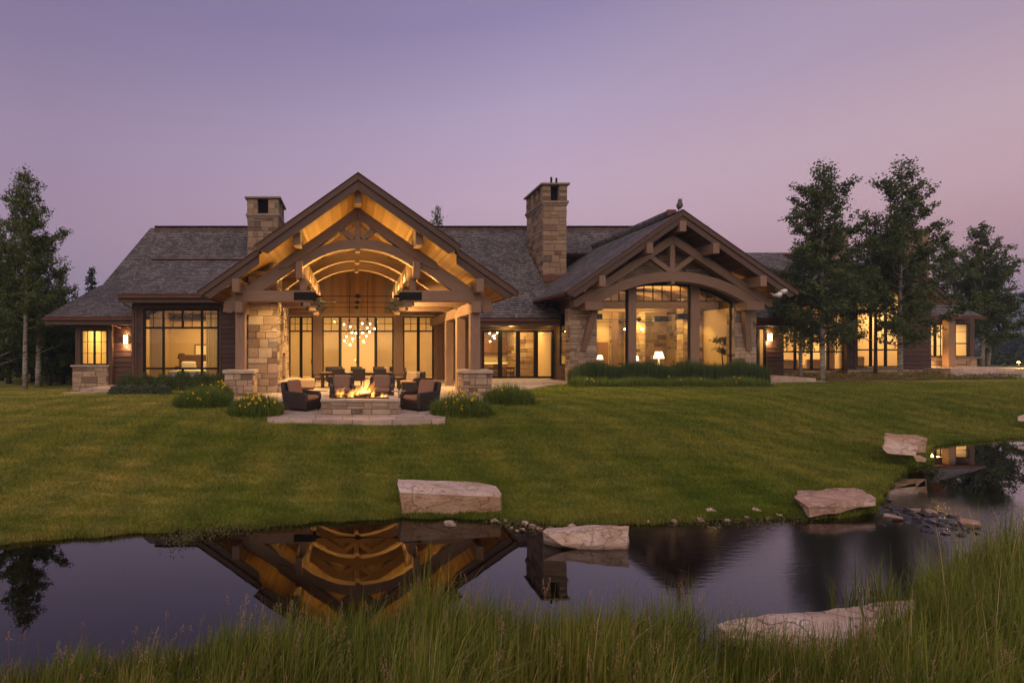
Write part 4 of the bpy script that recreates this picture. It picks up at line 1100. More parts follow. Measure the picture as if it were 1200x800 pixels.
stone_face(t, (36.3, YE-.15, 1.5), (1, 0, 0), (0, -1, 0), e3+.3-36.3, ez0-.1-1.5, 480, mi=2); t.box(36.2, e3+.6, YE-.3, YE-.001, ez0-.098, ez0, .5, 3)
t.build('east_wall', house, .006)
window((e0, YE, ez0), e1-e0, ez1-ez0, ((e1-e0)*.5,), (), bars(e1-e0, ez1-ez0, 4, ((ez1-ez0)*.33, (ez1-ez0)*.66), .06, ez1-ez0-.06), seed=12)
window((e2, YE, ez0), e3-e2, ez1-ez0, (), ((ez1-ez0)*.4,), bars(e3-e2, 2, 1, ((ez1-ez0)*.75,), 0, 0), seed=13)
t = MB('timber', 95); t.box(px(1110, 36.4), px(1118, 36.4), 36.3, 36.72, 1.62, 4.75); t.build('post', house, .015)
# wall lights of the house
def sconce(x, y, z, label):
    s = thing('wall_sconce', label, 'wall lamp', (x, y, z), 0, 'wall sconces beside the doors')
    b = MB('steel'); b.box(x-.09, x+.09, y-.025, y+.0, z-.28, z+.28); b.box(x-.11, x+.11, y-.16, y-.026, z+.24, z+.27); b.box(x-.11, x+.11, y-.16, y-.026, z-.27, z-.24); b.build('bracket', s)
    b = MB('sconce_glow'); b.box(x-.095, x+.095, y-.145, y-.035, z-.235, z+.235); b.build('lamp_shade', s)
    point((x, y-.17, z-.34), 60, r=.04); point((x, y-.17, z+.36), 20, r=.04)
sconce(px(148, 30.2), 30.2, pz(398, 30.2), 'rectangular wall sconce on brown siding beside the bedroom bay')
sconce(px(901, 34.95), 34.95, pz(395, 34.95), 'rectangular wall sconce on brown siding beside the entry near the aspens')
# ---------------------------------------------------------------- rooms seen through the glass
def room(x0, x1, y0, y1, z0, z1, wm='cream', fm='floor_wood', cm='cream', ceil=True):
    w = MB(wm); w.box(x0-.1, x0, y0, y1, z0, z1); w.box(x1, x1+.1, y0, y1, z0, z1); w.box(x0-.1, x1+.1, y1, y1+.1, z0, z1); r = w.build('room_wall', house)
    w = MB(fm); w.box(x0, x1, y0, y1-.002, z0-.1, z0); w.build('room_floor', house)
    if ceil:
        w = MB(cm); w.box(x0-.1, x1+.1, y0, y1+.1, z1, z1+.1); w.build('room_ceiling', house)
    return r
WARM = (1, .63, .23); AMB = (1, .62, .15)
# bedroom
room(-11.05, -5.6, 28.74, 33.6, 1.0, 5.0, 'plaster')
area((-8.6, 31.2, 4.9), (-8.6, 31.2, 0), 2.2, 1.4, 230, AMB)
# corner bath room
room(-14.75, -11.5, 30.26, 33.4, .9, 4.2, 'cream')
area((-13.6, 31.8, 4.1), (-13.6, 31.8, 0), 1.4, 1.0, 150, AMB)
# dining hall behind the porch
room(-5.3, 5.7, 35.2, 40.5, .89, 5.0, 'cream')
area((0.2, 37.0, 4.9), (0.2, 37.0, 0), 9.0, 2.0, 640, WARM)
for x in (-3.6, 4.0): point((x, 36.6, 2.4), 160, WARM, .25)
# kitchen
room(6.3, 12.6, 35.25, 41.0, .89, 4.3, 'plaster')
area((9.6, 37.6, 4.2), (9.6, 37.6, 0), 4.0, 2.4, 330, AMB)
# great room: open to its roof
room(12.98, 22.15, 31.8, 39.1, .95, 5.2, 'plaster', ceil=False)
t = MB(['plaster', 'ceiling'], 3)
t.prism([(12.98, 5.2), (22.15, 5.2), (22.15, GZA-GSL*4.7-.3), (XG, GZA-.3), (12.98, GZA-GSL*4.5-.3)], 39.1, 39.2, .5, 0); t.build('room_wall', house)
area((XG, 34.5, 6.6), (XG, 34.5, 0), 5.0, 3.0, 560, AMB)
point((XG-2, 37, 4.6), 170, AMB, .3); point((XG+2.2, 36.8, 4.6), 190, AMB, .3)
for x, y, z, tx, tz, pw in ((14.0, 37.6, 5.0, 14.0, 2.0, 150), (15.7, 37.3, 5.0, 15.7, 2.0, 190), (17.5, 37.6, 4.9, 17.4, 2.4, 210), (19.4, 37.2, 5.0, 19.4, 2.0, 210), (21.2, 34.2, 5.0, 21.4, 2.2, 150), (13.8, 33, 4.8, 13.0, 2.4, 100)): spot((x, y, z), (tx, y+1.4 if y > 35 else y+.8, tz), pw, 95, AMB, .06)
t = MB(['stone', 'mortar'], 95); stone_face(t, (13.0, 39.07, .95), (1, 0, 0), (0, -1, 0), 3.8, 4.2, 530, rowh=(.2, .4), bw=(.3, .8)); stone_face(t, (18.1, 39.07, .95), (1, 0, 0), (0, -1, 0), 4.0, 4.2, 531, rowh=(.2, .4), bw=(.3, .8)); stone_face(t, (22.12, 35.8, .95), (0, 1, 0), (-1, 0, 0), 3.2, 4.2, 532); t.build('stone_lining', house)
t = MB('mid_wood', 3); t.box(16.95, 17.95, 38.9, 38.97, .96, 3.3); t.build('inner_door', house)
t = MB(['stone', 'mortar'], 96)      # stone inner piers and chimney breast
for x0, x1, y0 in ((14.9, 16.6, 38.2), (18.9, 20.0, 37.9), (20.9, 22.1, 35.0)): stone_block(t, x0, x1, y0, y0+.7, .95, 6.0, 500+int(x0), 'FLR')
t.build('stone_column', house)
t = MB('timber', 97)
for y in (33.6, 36.4):
    t.box(13.0, 22.1, y-.15, y+.15, 5.25, 5.7)
    t.arch(XG, ACZ, AR, AR+.4, -.56, .56, y-.14, y+.14, 24)
t.build('room_beam', house)
for y in (33.8, 36.4):
    t = MB('steel'); t.tube([(XG-2.3, y, 4.6), (XG+2.3, y, 4.6)], .018, 8); t.prism([(XG-.2, 4.6), (XG, 4.73), (XG+.2, 4.6), (XG, 4.47)], y-.03, y+.03)
    for s_ in (-1, 1): t.box(XG+s_*2.75-.45, XG+s_*2.75+.45, y-.16, y+.16, 4.62, 4.95)
    t.build('tie_rod', house)
t = MB('timber', 98)
for x in (18.1, 17.2): t.box(x-.16, x+.16, 36.2, 36.5, .95, 5.2)
t.build('inner_post', house)
# entry link, wing and gabled bay
room(22.6, 27.0, 35.25, 38.5, 1.2, 4.4, 'cream'); point((25.8, 36.2, 3.6), 80, WARM, .2)
room(27.3, 31.7, 35.85, 40, 1.2, 6.0, 'cream'); area((28.9, 37.6, 5.2), (28.9, 37.6, 0), 2.0, 1.4, 420, WARM)
room(32.0, 35.4, 35.25, 39.5, 1.4, 6.4, 'cream'); area((33.5, 37, 6.2), (33.5, 37, 0), 1.6, 1.4, 420, WARM)
room(36.9, 41.4, 37.42, 41, 1.5, 4.7, 'cream'); area((39.4, 38.8, 4.6), (39.4, 38.8, 0), 2.2, 1.4, 260, WARM)
# roller blinds of the porch windows, curtains
def blind(x0, x1, z0, z1, y, label):
    b = MB('blind'); b.box(x0, x1, y, y+.008, z0, z1); o = b.build('roller_blind'); return tag(o, label, 'blind', 'cream roller blinds behind the porch windows')
_bl = [(px(338.8, YR), px(352.6, YR), 'cream roller blind behind the glass door nearest the outdoor fireplace'),
       (px(353, YR), px(366.6, YR), 'cream roller blind beside the porch pilaster on the fireplace side'),
       (px(378, YR), px(398, YR), 'wide cream roller blind behind the dining table next to the fireplace side pilaster'),
       (px(441, YR), px(461, YR), 'wide cream roller blind behind the dining table next to the cushioned wicker chair'),
       (px(472.6, YR), px(490, YR), 'cream roller blind behind the wicker lounge chair with many cushions'),
       (px(490.6, YR), px(508, YR), 'cream roller blind nearest the row of bare timber posts')]
for x0, x1, l in _bl: blind(x0+.03, x1-.03, FLOOR+.22, zt-.05, YR+.22, l)
def curtain(x0, x1, z0, z1, y, label, n=10, mat='sheer', group='sheer curtains in the bedroom'):
    b = MB(mat); k = 8*n; P = []
    for i in range(k+1):
        u = i/k; P.append((x0+(x1-x0)*u, y+.06*math.sin(u*n*2*PI)))
    for i in range(k):
        b.face([(P[i][0], P[i][1], z0), (P[i+1][0], P[i+1][1], z0), (P[i+1][0], P[i+1][1], z1), (P[i][0], P[i][1], z1)], .5)
    return tag(b.build('curtain', smooth=True), label, 'curtain', group)
curtain(WX0+.15, WX0+.95, 1.05, 4.6, 28.95, 'sheer curtain drawn to the edge of the bedroom window near the corner room', 7)
curtain(WX1-.8, WX1-.1, 1.05, 4.6, 28.95, 'sheer curtain drawn to the edge of the bedroom window near the porch', 6)
curtain(14.0, 14.5, 1.0, 4.2, 38.6, 'pale curtain in the far corner of the great room', 5, 'sheer', 'great room curtains')
# east wing: curtains, seats and lamps behind the aspens
curtain(27.55, 28.1, 1.25, 5.7, 36.2, 'sheer curtain at the entry end of the tall wing windows', 6, 'sheer', 'curtains of the east wing')
curtain(30.9, 31.45, 1.25, 5.7, 36.2, 'sheer curtain at the gabled bay end of the tall wing windows', 6, 'sheer', 'curtains of the east wing')
curtain(32.1, 32.5, 1.45, 6.2, 35.7, 'narrow sheer curtain in the gabled bay on the entry side', 4, 'sheer', 'curtains of the east wing')
curtain(38.35, 38.75, 1.55, 4.6, 37.9, 'sheer curtain in the east corner room beside the lit post', 4, 'sheer', 'curtains of the east wing')
t = MB(['stone', 'mortar'], 94); stone_block(t, 33.1, 34.4, 38.6, 39.4, 1.4, 6.3, 540, 'FLR'); t.build('stone_column', house); spot((33.7, 37.4, 6.0), (33.7, 38.6, 3.0), 200, 80, WARM, .06)
for i, (x, lb) in enumerate(((29.1, 'walnut framed picture on the far wall of the east wing'), (30.5, 'second walnut framed picture on the far wall of the east wing'))):
    t = MB(['mid_wood', 'plaster'], i); t.box(x-.5, x+.5, 39.9, 39.98, 2.6, 3.9, .5, 0); t.box(x-.42, x+.42, 39.87, 39.899, 2.68, 3.82, .5, 1); tag(t.build('picture_frame'), lb, 'picture', 'pictures in the east wing')
# bedroom furniture
s = thing('bed', 'bed with white linen and pillows in the lit bedroom', 'bed', (0, 0, 0))
b = MB('dark_wood'); b.box(-1.15, 1.15, -1.1, 1.05, .05, .32); b.build('bed_frame', s, .02)
b = MB('white_linen'); b.box(-1.1, 1.1, -1.12, 1.0, .32, .66); b.build('mattress', s, .08)
b = MB('mid_wood'); b.box(-1.2, 1.2, 1.05, 1.15, .05, 1.5); b.build('headboard', s, .02)
for x in (-.55, .55):
    b = MB('white_linen'); b.obox((x, .78, .86), (.4, 0, 0), (0, .10, .04), (0, -.10, .24)); b.build('pillow', s, .07)
s.location = (-8.55, 30.1, 1.0)
def table_lamp(x, y, z, label, mat_s, mat_b, hgt=.62, w=8, group=None, sr=.2):
    s = thing('table_lamp', label, 'lamp', (x, y, z), 0, group)
    b = MB(mat_b); b.lathe([(.09, 0), (.09, .02), (.03, .05), (.075, .16), (.08, .22), (.02, hgt*.55), (.012, hgt*.6), (.012, hgt*.75)], (x, y, z), 16); b.build('lamp_base', s, smooth=True)
    b = MB(mat_s); n = 20; z0, z1 = z+hgt*.6, z+hgt
    for i in range(n):
        a0, a1 = 2*PI*i/n, 2*PI*(i+1)/n
        b.face([(x+sr*math.cos(a0), y+sr*math.sin(a0), z0), (x+sr*math.cos(a1), y+sr*math.sin(a1), z0), (x+sr*.62*math.cos(a1), y+sr*.62*math.sin(a1), z1), (x+sr*.62*math.cos(a0), y+sr*.62*math.sin(a0), z1)])
    b.build('lamp_shade', s, smooth=True)
    if w: point((x, y, z0+.1), w, WARM, .06)
def side_cabinet(x, y, z, w, d, h, label, mat='dark_wood', name='nightstand', cat='nightstand'):
    s = thing(name, label, cat, (x, y, z)); b = MB(mat); b.box(x-w/2, x+w/2, y-d/2, y+d/2, z+.06, z+h-.03); b.box(x-w/2-.02, x+w/2+.02, y-d/2-.02, y+d/2+.02, z+h-.03, z+h); b.build('cabinet', s, .006)
    n = max(1, round(w/.55))
    for i in range(n):
        xa = x-w/2+w*i/n; b = MB(mat, 5+i); b.box(xa+.02, xa+w/n-.02, y-d/2-.015, y-d/2-.001, z+.1, z+h-.06); dd = b.build('drawer_front', s, .004)
        b = MB('white_metal'); b.tube([(xa+w/n*.4, y-d/2-.035, z+h*.7), (xa+w/n*.6, y-d/2-.035, z+h*.7)], .008, 6); b.build('handle', dd)
    return s
side_cabinet(px(213, 32.6), 32.6, 1.0, .65, .45, .8, 'dark nightstand under the black lamp in the bedroom')
table_lamp(px(213, 32.6), 32.6, 1.8, 'table lamp with black drum shade on the bedroom nightstand', 'black', 'dark_wood', .75, 0, sr=.26)
b = MB(['mid_wood', 'white_linen']); xc = px(237, 33.4); b.box(xc-.5, xc+.5, 33.52, 33.58, 1.9, 3.1, .5, 0); b.box(xc-.42, xc+.42, 33.505, 33.519, 1.98, 3.02, .5, 1)
tag(b.build('picture_frame'), 'pale picture in a brown frame on the bedroom wall', 'picture')
# kitchen fittings
def cabinets(x0, x1, y, z0, z1, d, label, name='kitchen_cabinet', top=None):
    s = thing(name, label, 'cabinet', ((x0+x1)/2, y, z0)); b = MB('mid_wood'); b.box(x0, x1, y-d, y, z0, z1); b.build('carcass', s)
    n = max(1, round((x1-x0)/.55))
    for i in range(n):
        xa = x0+(x1-x0)*i/n; xb = x0+(x1-x0)*(i+1)/n
        bb = MB('mid_wood', i); bb.box(xa+.012, xb-.012, y-d-.02, y-d-.001, z0+.03, z1-.03); dr = bb.build('door', s, .004)
        bb = MB('white_metal'); bb.tube([(xb-.07, y-d-.04, z0+.3), (xb-.07, y-d-.04, z0+.5)], .008, 6); bb.build('handle', dr)
    if top: bb = MB('white_linen'); bb.box(x0-.02, x1+.02, y-d-.04, y, z1+.001, z1+.05); bb.build('countertop', s, .008)
cabinets(8.2, 11.3, 40.9, .89, 1.80, .62, 'walnut kitchen base cabinets along the back wall', top=True)
cabinets(9.0, 11.3, 40.9, 2.55, 3.7, .38, 'walnut wall cabinets above the kitchen counter')
cabinets(7.6, 10.6, 38.9, .89, 1.78, .9, 'kitchen island with pale countertop behind the glass doors', 'kitchen_island', True)
b = MB(['stone', 'mortar'], 99); stone_block(b, 11.35, 12.5, 38.2, 40.9, .89, 4.25, 520, 'FL'); b.build('stone_column', house)
point((8.9, 40.2, 3.4), 20, WARM, .1); point((12.0, 37.2, 3.8), 35, WARM, .1)
def dining_chair(label, mat='dark_wood', cush='tan_cushion', name='dining_chair', group=None):
    """upright chair facing -Y, seat at .45"""
    s = thing(name, label, 'chair', (0, 0, 0), 0, group)
    for x in (-.22, .22):
        b = MB(mat, 1); b.bar((x, -.21, 0), (x, -.20, .43), .045, .045, (0, 1, 0)); b.build('leg', s)
        b = MB(mat, 2); b.bar((x, .24, 0), (x, .20, .44), .045, .045, (0, 1, 0)); b.bar((x, .20, .44), (x, .27, .92), .04, .045, (0, 1, 0)); b.build('leg', s)
    b = MB(mat, 3); b.box(-.25, .25, -.24, .23, .40, .45); b.build('seat_frame', s, .006)
    b = MB(cush, 4); b.box(-.24, .24, -.24, .20, .452, .52); b.build('seat_cushion', s, .025)
    b = MB(cush if cush != 'tan_cushion' else mat, 5); b.obox((0, .245, .74), (.235, 0, 0), (0, .025, -.004), (0, .036, .22)); b.build('backrest', s, .015)
    return s
dc = dining_chair('dark kitchen chair at the table behind the glass doors', 'mid_wood', group='chairs at the kitchen table')
dc.location = (px(597, 36.6), 36.6, .89); dc.rotation_euler.z = R(80)
copy_thing(dc, (px(581, 36.4), 36.4, .89), R(180), 'pale seated kitchen chair with its back to the glass doors')
def table(label, w, d, h, mat='dark_wood', name='dining_table'):
    s = thing(name, label, 'table', (0, 0, 0)); b = MB(mat); b.box(-w/2, w/2, -d/2, d/2, h-.05, h); b.build('tabletop', s, .01)
    b = MB(mat, 2); b.box(-w/2+.1, w/2-.1, -d/2+.1, -d/2+.13, h-.14, h-.051); b.box(-w/2+.1, w/2-.1, d/2-.13, d/2-.1, h-.14, h-.051); b.build('apron', s)
    for sx in (-1, 1):
        for sy in (-1, 1):
            b = MB(mat, 3); b.box(sx*(w/2-.1)-.045, sx*(w/2-.1)+.045, sy*(d/2-.1)-.045, sy*(d/2-.1)+.045, 0, h-.052); b.build('leg', s, .006)
    return s
kt = table('wooden kitchen table seen through the glass doors', 1.6, .9, .76, 'mid_wood', 'kitchen_table'); kt.location = (px(588, 37.2), 37.2, .89)
def globe_chandelier(label, pts, top, col=(1, .7, .38), w=30, name='chandelier', r=.045, mat='bulb', group=None):
    s = thing(name, label, 'chandelier', top, 0, group)
    b = MB('steel'); cx_ = sum(p[0] for p in pts)/len(pts); cy_ = sum(p[1] for p in pts)/len(pts); cz_ = max(p[2] for p in pts)+.25
    b.tube([top, (cx_, cy_, cz_)], .015, 6); b.ball((cx_, cy_, cz_), .06, 8)
    for p in pts: b.tube([(cx_, cy_, cz_), (p[0]*.5+cx_*.5, p[1]*.5+cy_*.5, max(p[2]+.1, cz_*.5+p[2]*.5)), (p[0], p[1], p[2]+r)], .008, 5)
    b.build('frame', s)
    for p in pts:
        b = MB(mat); b.ball(p, r, 8); b.build('bulb', s, smooth=True)
    point((cx_, cy_-.15, min(p[2] for p in pts)-.15), w, col, .12)
rg = random.Random(5)
Ych = 30.3
pA = [(403, 380), (410.5, 382.5), (412.5, 389.5), (406, 394), (413.5, 397), (403.5, 399), (417, 390.5)]
pB = [(424.5, 379), (434, 379), (439, 385), (430.5, 384), (429, 394), (424.5, 390), (433, 389)]
def ch_pts(L): return [(px(x, Ych), Ych+rg.uniform(-.28, .28), pz(y, Ych)) for x, y in L]
globe_chandelier('cluster of glowing globe bulbs hung before the porch doors, nearer the fireplace', ch_pts(pA), (px(410, Ych), Ych, 6.5), w=80, group='globe chandeliers over the outdoor dining table')
globe_chandelier('cluster of glowing globe bulbs hung before the porch doors, nearer the bare posts', ch_pts(pB), (px(431, Ych), Ych, 6.5), w=80, group='globe chandeliers over the outdoor dining table')
Yk = 36.3
pK = [(574, 390.5), (578, 394), (582, 390), (583.5, 391.5), (579.5, 396.5), (575, 400), (580, 393)]
globe_chandelier('cluster of bright bulbs over the kitchen table behind the glass doors', [(px(x, Yk), Yk+rg.uniform(-.2, .2), pz(y, Yk)) for x, y in pK], (px(579, Yk), Yk, 4.3), w=45, mat='bulb_hot')
Yq = 36.0
globe_chandelier('iron ring of small bright bulbs in the great room', [(px(x, Yq), Yq+dy, pz(385.5, Yq)) for x, dy in ((732, 0), (744, .2), (750, -.2), (754, .1), (739, -.15), (735, .25))], (px(743, Yq), Yq, 6.6), w=30, r=.05)
# great room furniture
def sofa(label, w=2.2, d=.95, mat='tan_cushion', base='tan_cushion', name='sofa', cat='sofa', group=None, ncush=3, h=.82):
    s = thing(name, label, cat, (0, 0, 0), 0, group)
    b = MB(base); b.box(-w/2, w/2, -d/2, d/2, .08, .30); b.build('base', s, .02)
    b = MB(base, 2); b.box(-w/2, w/2, d/2-.2, d/2, .301, h); b.build('backrest', s, .04)
    for x in (-1, 1):
        b = MB(base, 3); xa, xb = sorted((x*(w/2), x*(w/2-.18))); b.box(xa, xb, -d/2, d/2-.201, .301, .60); b.build('arm', s, .03)
        for y in (-d/2+.08, d/2-.08): b = MB('dark_wood'); b.box(x*(w/2-.1)-.03, x*(w/2-.1)+.03, y-.03, y+.03, 0, .08); b.build('leg', s)
    cw = (w-.36)/ncush
    for i in range(ncush):
        xa = -w/2+.18+cw*i; b = MB(mat, i); b.box(xa+.005, xa+cw-.005, -d/2-.02, d/2-.21, .305, .47); b.build('seat_cushion', s, .035)
        b = MB(mat, i+9); b.obox((xa+cw/2, d/2-.28, .66), (cw/2-.01, 0, 0), (0, .08, 0), (0, .06, .20)); b.build('back_cushion', s, .04)
    return s
o = sofa('tan sofa with its back to the arched window beside the lamp', 2.6); o.location = (15.2, 33.0, .95); o.rotation_euler.z = PI
o = sofa('long tan sofa below the middle of the arched window', 2.3, group=None); o.location = (17.0, 34.2, .95); o.rotation_euler.z = PI
o = sofa('dark armchair in the great room beside the lamp table', .95, .9, 'dark_wood', 'dark_wood', 'armchair', 'armchair', None, 1); o.location = (18.4, 33.6, .95); o.rotation_euler.z = PI
for x_, y_, z_, lb_ in ((28.9, 37.0, 1.2, 'tan armchair behind the tall wing windows, nearer the entry'), (30.6, 37.2, 1.2, 'tan armchair behind the tall wing windows, nearer the gabled bay'), (32.9, 36.6, 1.4, 'tan armchair inside the gabled bay')):
    o = sofa(lb_, 1.0, .9, 'tan_cushion', 'tan_cushion', 'armchair', 'armchair', 'tan armchairs of the east wing', 1, .95); o.location = (x_, y_, z_); o.rotation_euler.z = PI
o = sofa('dark leather sofa in the great room beside the potted tree', 1.7, .9, 'dark_wood', 'dark_wood', 'sofa', 'sofa', None, 2); o.location = (20.4, 32.6, .95); o.rotation_euler.z = PI
lx = px(772, 32.6)
side_cabinet(lx, 32.6, .95, .55, .5, .72, 'small cabinet under the lit table lamp in the great room', name='end_table', cat='table')
table_lamp(lx, 32.6, 1.67, 'table lamp with glowing white shade in the arched window', 'shade_glow', 'white_linen', .98, 22, sr=.29)
table_lamp(px(703, 37.5), 37.5, 1.7, 'small lamp with glowing shade far inside the great room near the corner curtain', 'shade_glow', 'dark_wood', .7, 12, sr=.2)
side_cabinet(px(703, 37.5), 37.5, .95, 1.0, .5, .75, 'dark console under the far lamp in the great room', name='console', cat='console')
table_lamp(px(745.5, 37.0), 37.0, 1.6, 'small shaded lamp in the great room beside the lit timber post', 'shade_glow', 'dark_wood', .75, 10, sr=.17)
side_cabinet(px(745.5, 37.0), 37.0, .95, .5, .45, .65, 'dark stand under the small shaded lamp beside the timber post', name='lamp_stand', cat='table')
b = MB('frame'); b.box(13.6, 15.2, 38.85, 38.95, 1.7, 2.75); tag(b.build('television'), 'dark flat television on the great room stone wall', 'television')
s = thing('potted_tree', 'small potted tree inside the arched window', 'plant', (px(846, 32.3), 32.3, .95)); x0 = px(846, 32.3)
b = MB('dark_wood'); b.lathe([(.16, 0), (.22, .4), (.2, .4)], (x0, 32.3, .95), 16); b.build('pot', s)
b = MB('brown_bark'); b.tube([(x0, 32.3, 1.3), (x0+.05, 32.3, 2.0), (x0-.03, 32.3, 2.8)], [.05, .04, .02], 8); b.build('trunk', s)
b = MB('dark_leaf'); rr = random.Random(8)
for cx_, cz_, r_ in ((-.28, 3.3, .33), (.12, 3.38, .4), (.3, 3.1, .28), (0, 2.75, .3), (.16, 2.6, .25)):
    for k in range(170):
        p = Vector((x0+cx_+rr.gauss(0, r_*.5), 32.3+rr.gauss(0, r_*.5), cz_+rr.gauss(0, r_*.25)))
        a = Vector((rr.gauss(0, 1), rr.gauss(0, 1), rr.gauss(0, 1))).normalized()*.05; c = a.cross(Vector((rr.gauss(0, 1), rr.gauss(0, 1), rr.gauss(0, 1)))).normalized()*.03
        b.face([p-a, p+c, p+a, p-c], rr.random())
b.build('crown', s)
# ---------------------------------------------------------------- lamps of the porch
for yc in (22.78, 25.8, 28.8):       # strips along the upper edge of each truss wash the boarded soffit
    for s_ in (-1, 1):
        for dd, ln, pw in ((1.35, 1.9, 12), (3.65, 1.9, 11), (5.0, .5, 3.5)):
            p = Vector((XP+s_*dd, yc-.05, 8.60-.70*dd+.07)); area(p, p+Vector((s_*.57, -.12, .82)), .10, ln, pw*(1 if yc < 23 else .8), AMB, 'soffit_light')
for yc in (22.95, 25.95, 28.95):       # uplights at the inner end of each hammer beam graze the underside of the arch
    for s_ in (-1, 1):
        spot((XP+s_*1.70, yc, 5.30), (XP+s_*1.2, yc, 7), 330, 140, AMB, .05); spot((XP+s_*.9, yc+1.4, 5.1), (XP+s_*2.1, yc+1.4, 6.0), 110, 100, AMB, .06)
        spot((XP+s_*3.0, yc+.5, 5.3), (XP+s_*3.0, yc+.6, 9), 110, 150, AMB, .06)
for s_ in (-1, 1):
    for yc, pw in ((24.4, 650), (27.4, 750), (31.2, 700)): spot((XP+s_*1.7, yc, 6.3), (XP+s_*1.3, yc+.6, 0), pw, 120, WARM, .08)
    spot((XP+s_*1.4, 33.2, 4.6), (XP+s_*1.4, 35, 7.4), 55, 150, AMB, .08)
spot((XP-.8, 26.2, 6.0), (-3.3, 25.6, 2.6), 900, 75, WARM, .08)
spot((XP+1.2, 24.6, 5.4), (XP+4.9, 25.2, 3.6), 1900, 80, WARM, .08); spot((XP+1.2, 27.8, 5.4), (XP+4.9, 28.0, 3.6), 1700, 80, WARM, .08)
spot((XP-3.0, 22.7, 4.65), (-4.0, 24.25, 2.2), 330, 110, WARM, .08)
point((9.8, 34.2, 4.1), 70, AMB, .1); point((12.2, 34.4, 3.9), 14, AMB, .1)
point((XG+3.2, 31.9, 5.9), 40, AMB, .08)
# ---------------------------------------------------------------- patio furniture
PT = FLOOR
fpx0, fpx1, fpy0, fpy1 = -.93, 1.38, 15.95, 17.35
s = thing('fire_pit', 'long stone fire pit with pale cap slabs and iron burner tray on the patio', 'fire pit', ((fpx0+fpx1)/2, 16.6, PT))
b = MB(['stone', 'mortar'], 3); stone_block(b, fpx0+.04, fpx1-.04, fpy0+.04, fpy1-.04, PT, PT+.36, 610, 'FLR', rowh=(.12, .2), bw=(.2, .55), proud=(.008, .025)); b.build('stone_base', s)
b = MB('cap', 3); xs_ = [fpx0, -.2, .62, fpx1]
for i in range(3): b.box(xs_[i]+.003, xs_[i+1]-.003, fpy0, fpy0+.33, PT+.362, PT+.44); b.box(xs_[i]+.003, xs_[i+1]-.003, fpy1-.33, fpy1, PT+.362, PT+.44)
b.box(fpx0, fpx0+.33, fpy0+.334, fpy1-.334, PT+.362, PT+.44); b.box(fpx1-.33, fpx1, fpy0+.334, fpy1-.334, PT+.362, PT+.44); b.build('cap', s, .012)
b = MB('iron'); b.box(fpx0+.34, fpx1-.34, fpy0+.34, fpy1-.34, PT+.37, PT+.41); b.box(fpx0+.30, fpx1-.30, fpy0+.27, fpy0+.335, PT+.441, PT+.475); b.build('burner_tray', s, .005)
rg = random.Random(12)
for i, (x, y, l, a, lb) in enumerate(((-.45, 16.5, .5, .3, 'charred log at the tray end nearest the fireplace'), (-.1, 16.7, .75, -.5, 'long charred log crossing the middle of the fire'), (.3, 16.5, .6, .6, 'charred log below the tallest flame'), (.62, 16.75, .55, -.2, 'short charred log behind the small flames'), (-.3, 16.85, .4, 1.2, 'stub of charred log behind the flames'))):
    b = MB('iron', i); d = Vector((math.cos(a), math.sin(a)*.5, .12)); p = Vector((x, y, PT+.50))
    b.tube([p-d*l/2, p-d*l*.1, p+d*l/2], [.06, .07, .055], 9); tag(b.build('log', smooth=True), lb, 'log', 'logs in the fire pit')
def flame_mat(name, c, st):
    m = bpy.data.materials.new(name); m.use_nodes = True; n, l = m.node_tree.nodes, m.node_tree.links; n.clear()
    o = n.new('ShaderNodeOutputMaterial'); e = n.new('ShaderNodeEmission'); e.inputs[0].default_value = (*c, 1); e.inputs[1].default_value = st
    l.new(e.outputs[0], o.inputs['Volume']); return m
M['flame'] = flame_mat('flame', (1, .34, .04), 5.5); M['flame_core'] = flame_mat('flame_core', (1, .60, .15), 20.0)
s = thing('fire', 'orange flames leaning over the logs of the fire pit', 'fire', (.2, 16.6, PT+.44))
def tongue(b, x, y, h, r, lean, ph):
    n = 9; P, rr = [], []
    for i in range(n+1):
        u = i/n; P.append((x+lean*u**1.4+.05*math.sin(u*7+ph)*u, y+.03*math.sin(u*9+ph*2), PT+.46+h*u)); rr.append(max(.004, r*(math.sin(PI*min(1, u*.9+.14))**.8)*(1-u*.75)))
    b.tube(P, rr, 10)
b = MB('flame'); b2 = MB('flame_core'); rg = random.Random(4)
for x, h, r, le in ((-.45, .30, .12, .10), (-.36, .36, .10, .20), (-.12, .30, .10, .22), (-.04, .40, .11, .30), (.12, .34, .12, .22), (.22, .62, .15, .26), (.34, .72, .17, .22), (.42, .56, .14, .34), (.55, .34, .11, .24), (.60, .16, .10, .05), (.86, .15, .09, .10), (.98, .10, .07, .06), (-.3, .14, .12, .03), (.05, .14, .12, .03)):
    y = 16.55+rg.uniform(-.14, .14); tongue(b, x, y, h, r, le, rg.uniform(0, 6)); tongue(b2, x+.01, y-.0, h*.6, r*.55, le*.45, rg.uniform(0, 6))
b.build('outer_flame', s, smooth=True); b2.build('flame_core', s, smooth=True)
point((.35, 16.5, PT+.85), 42, (1, .46, .13), .18, 'fire_light'); point((-.25, 16.5, PT+.75), 16, (1, .46, .13), .12, 'fire_light')

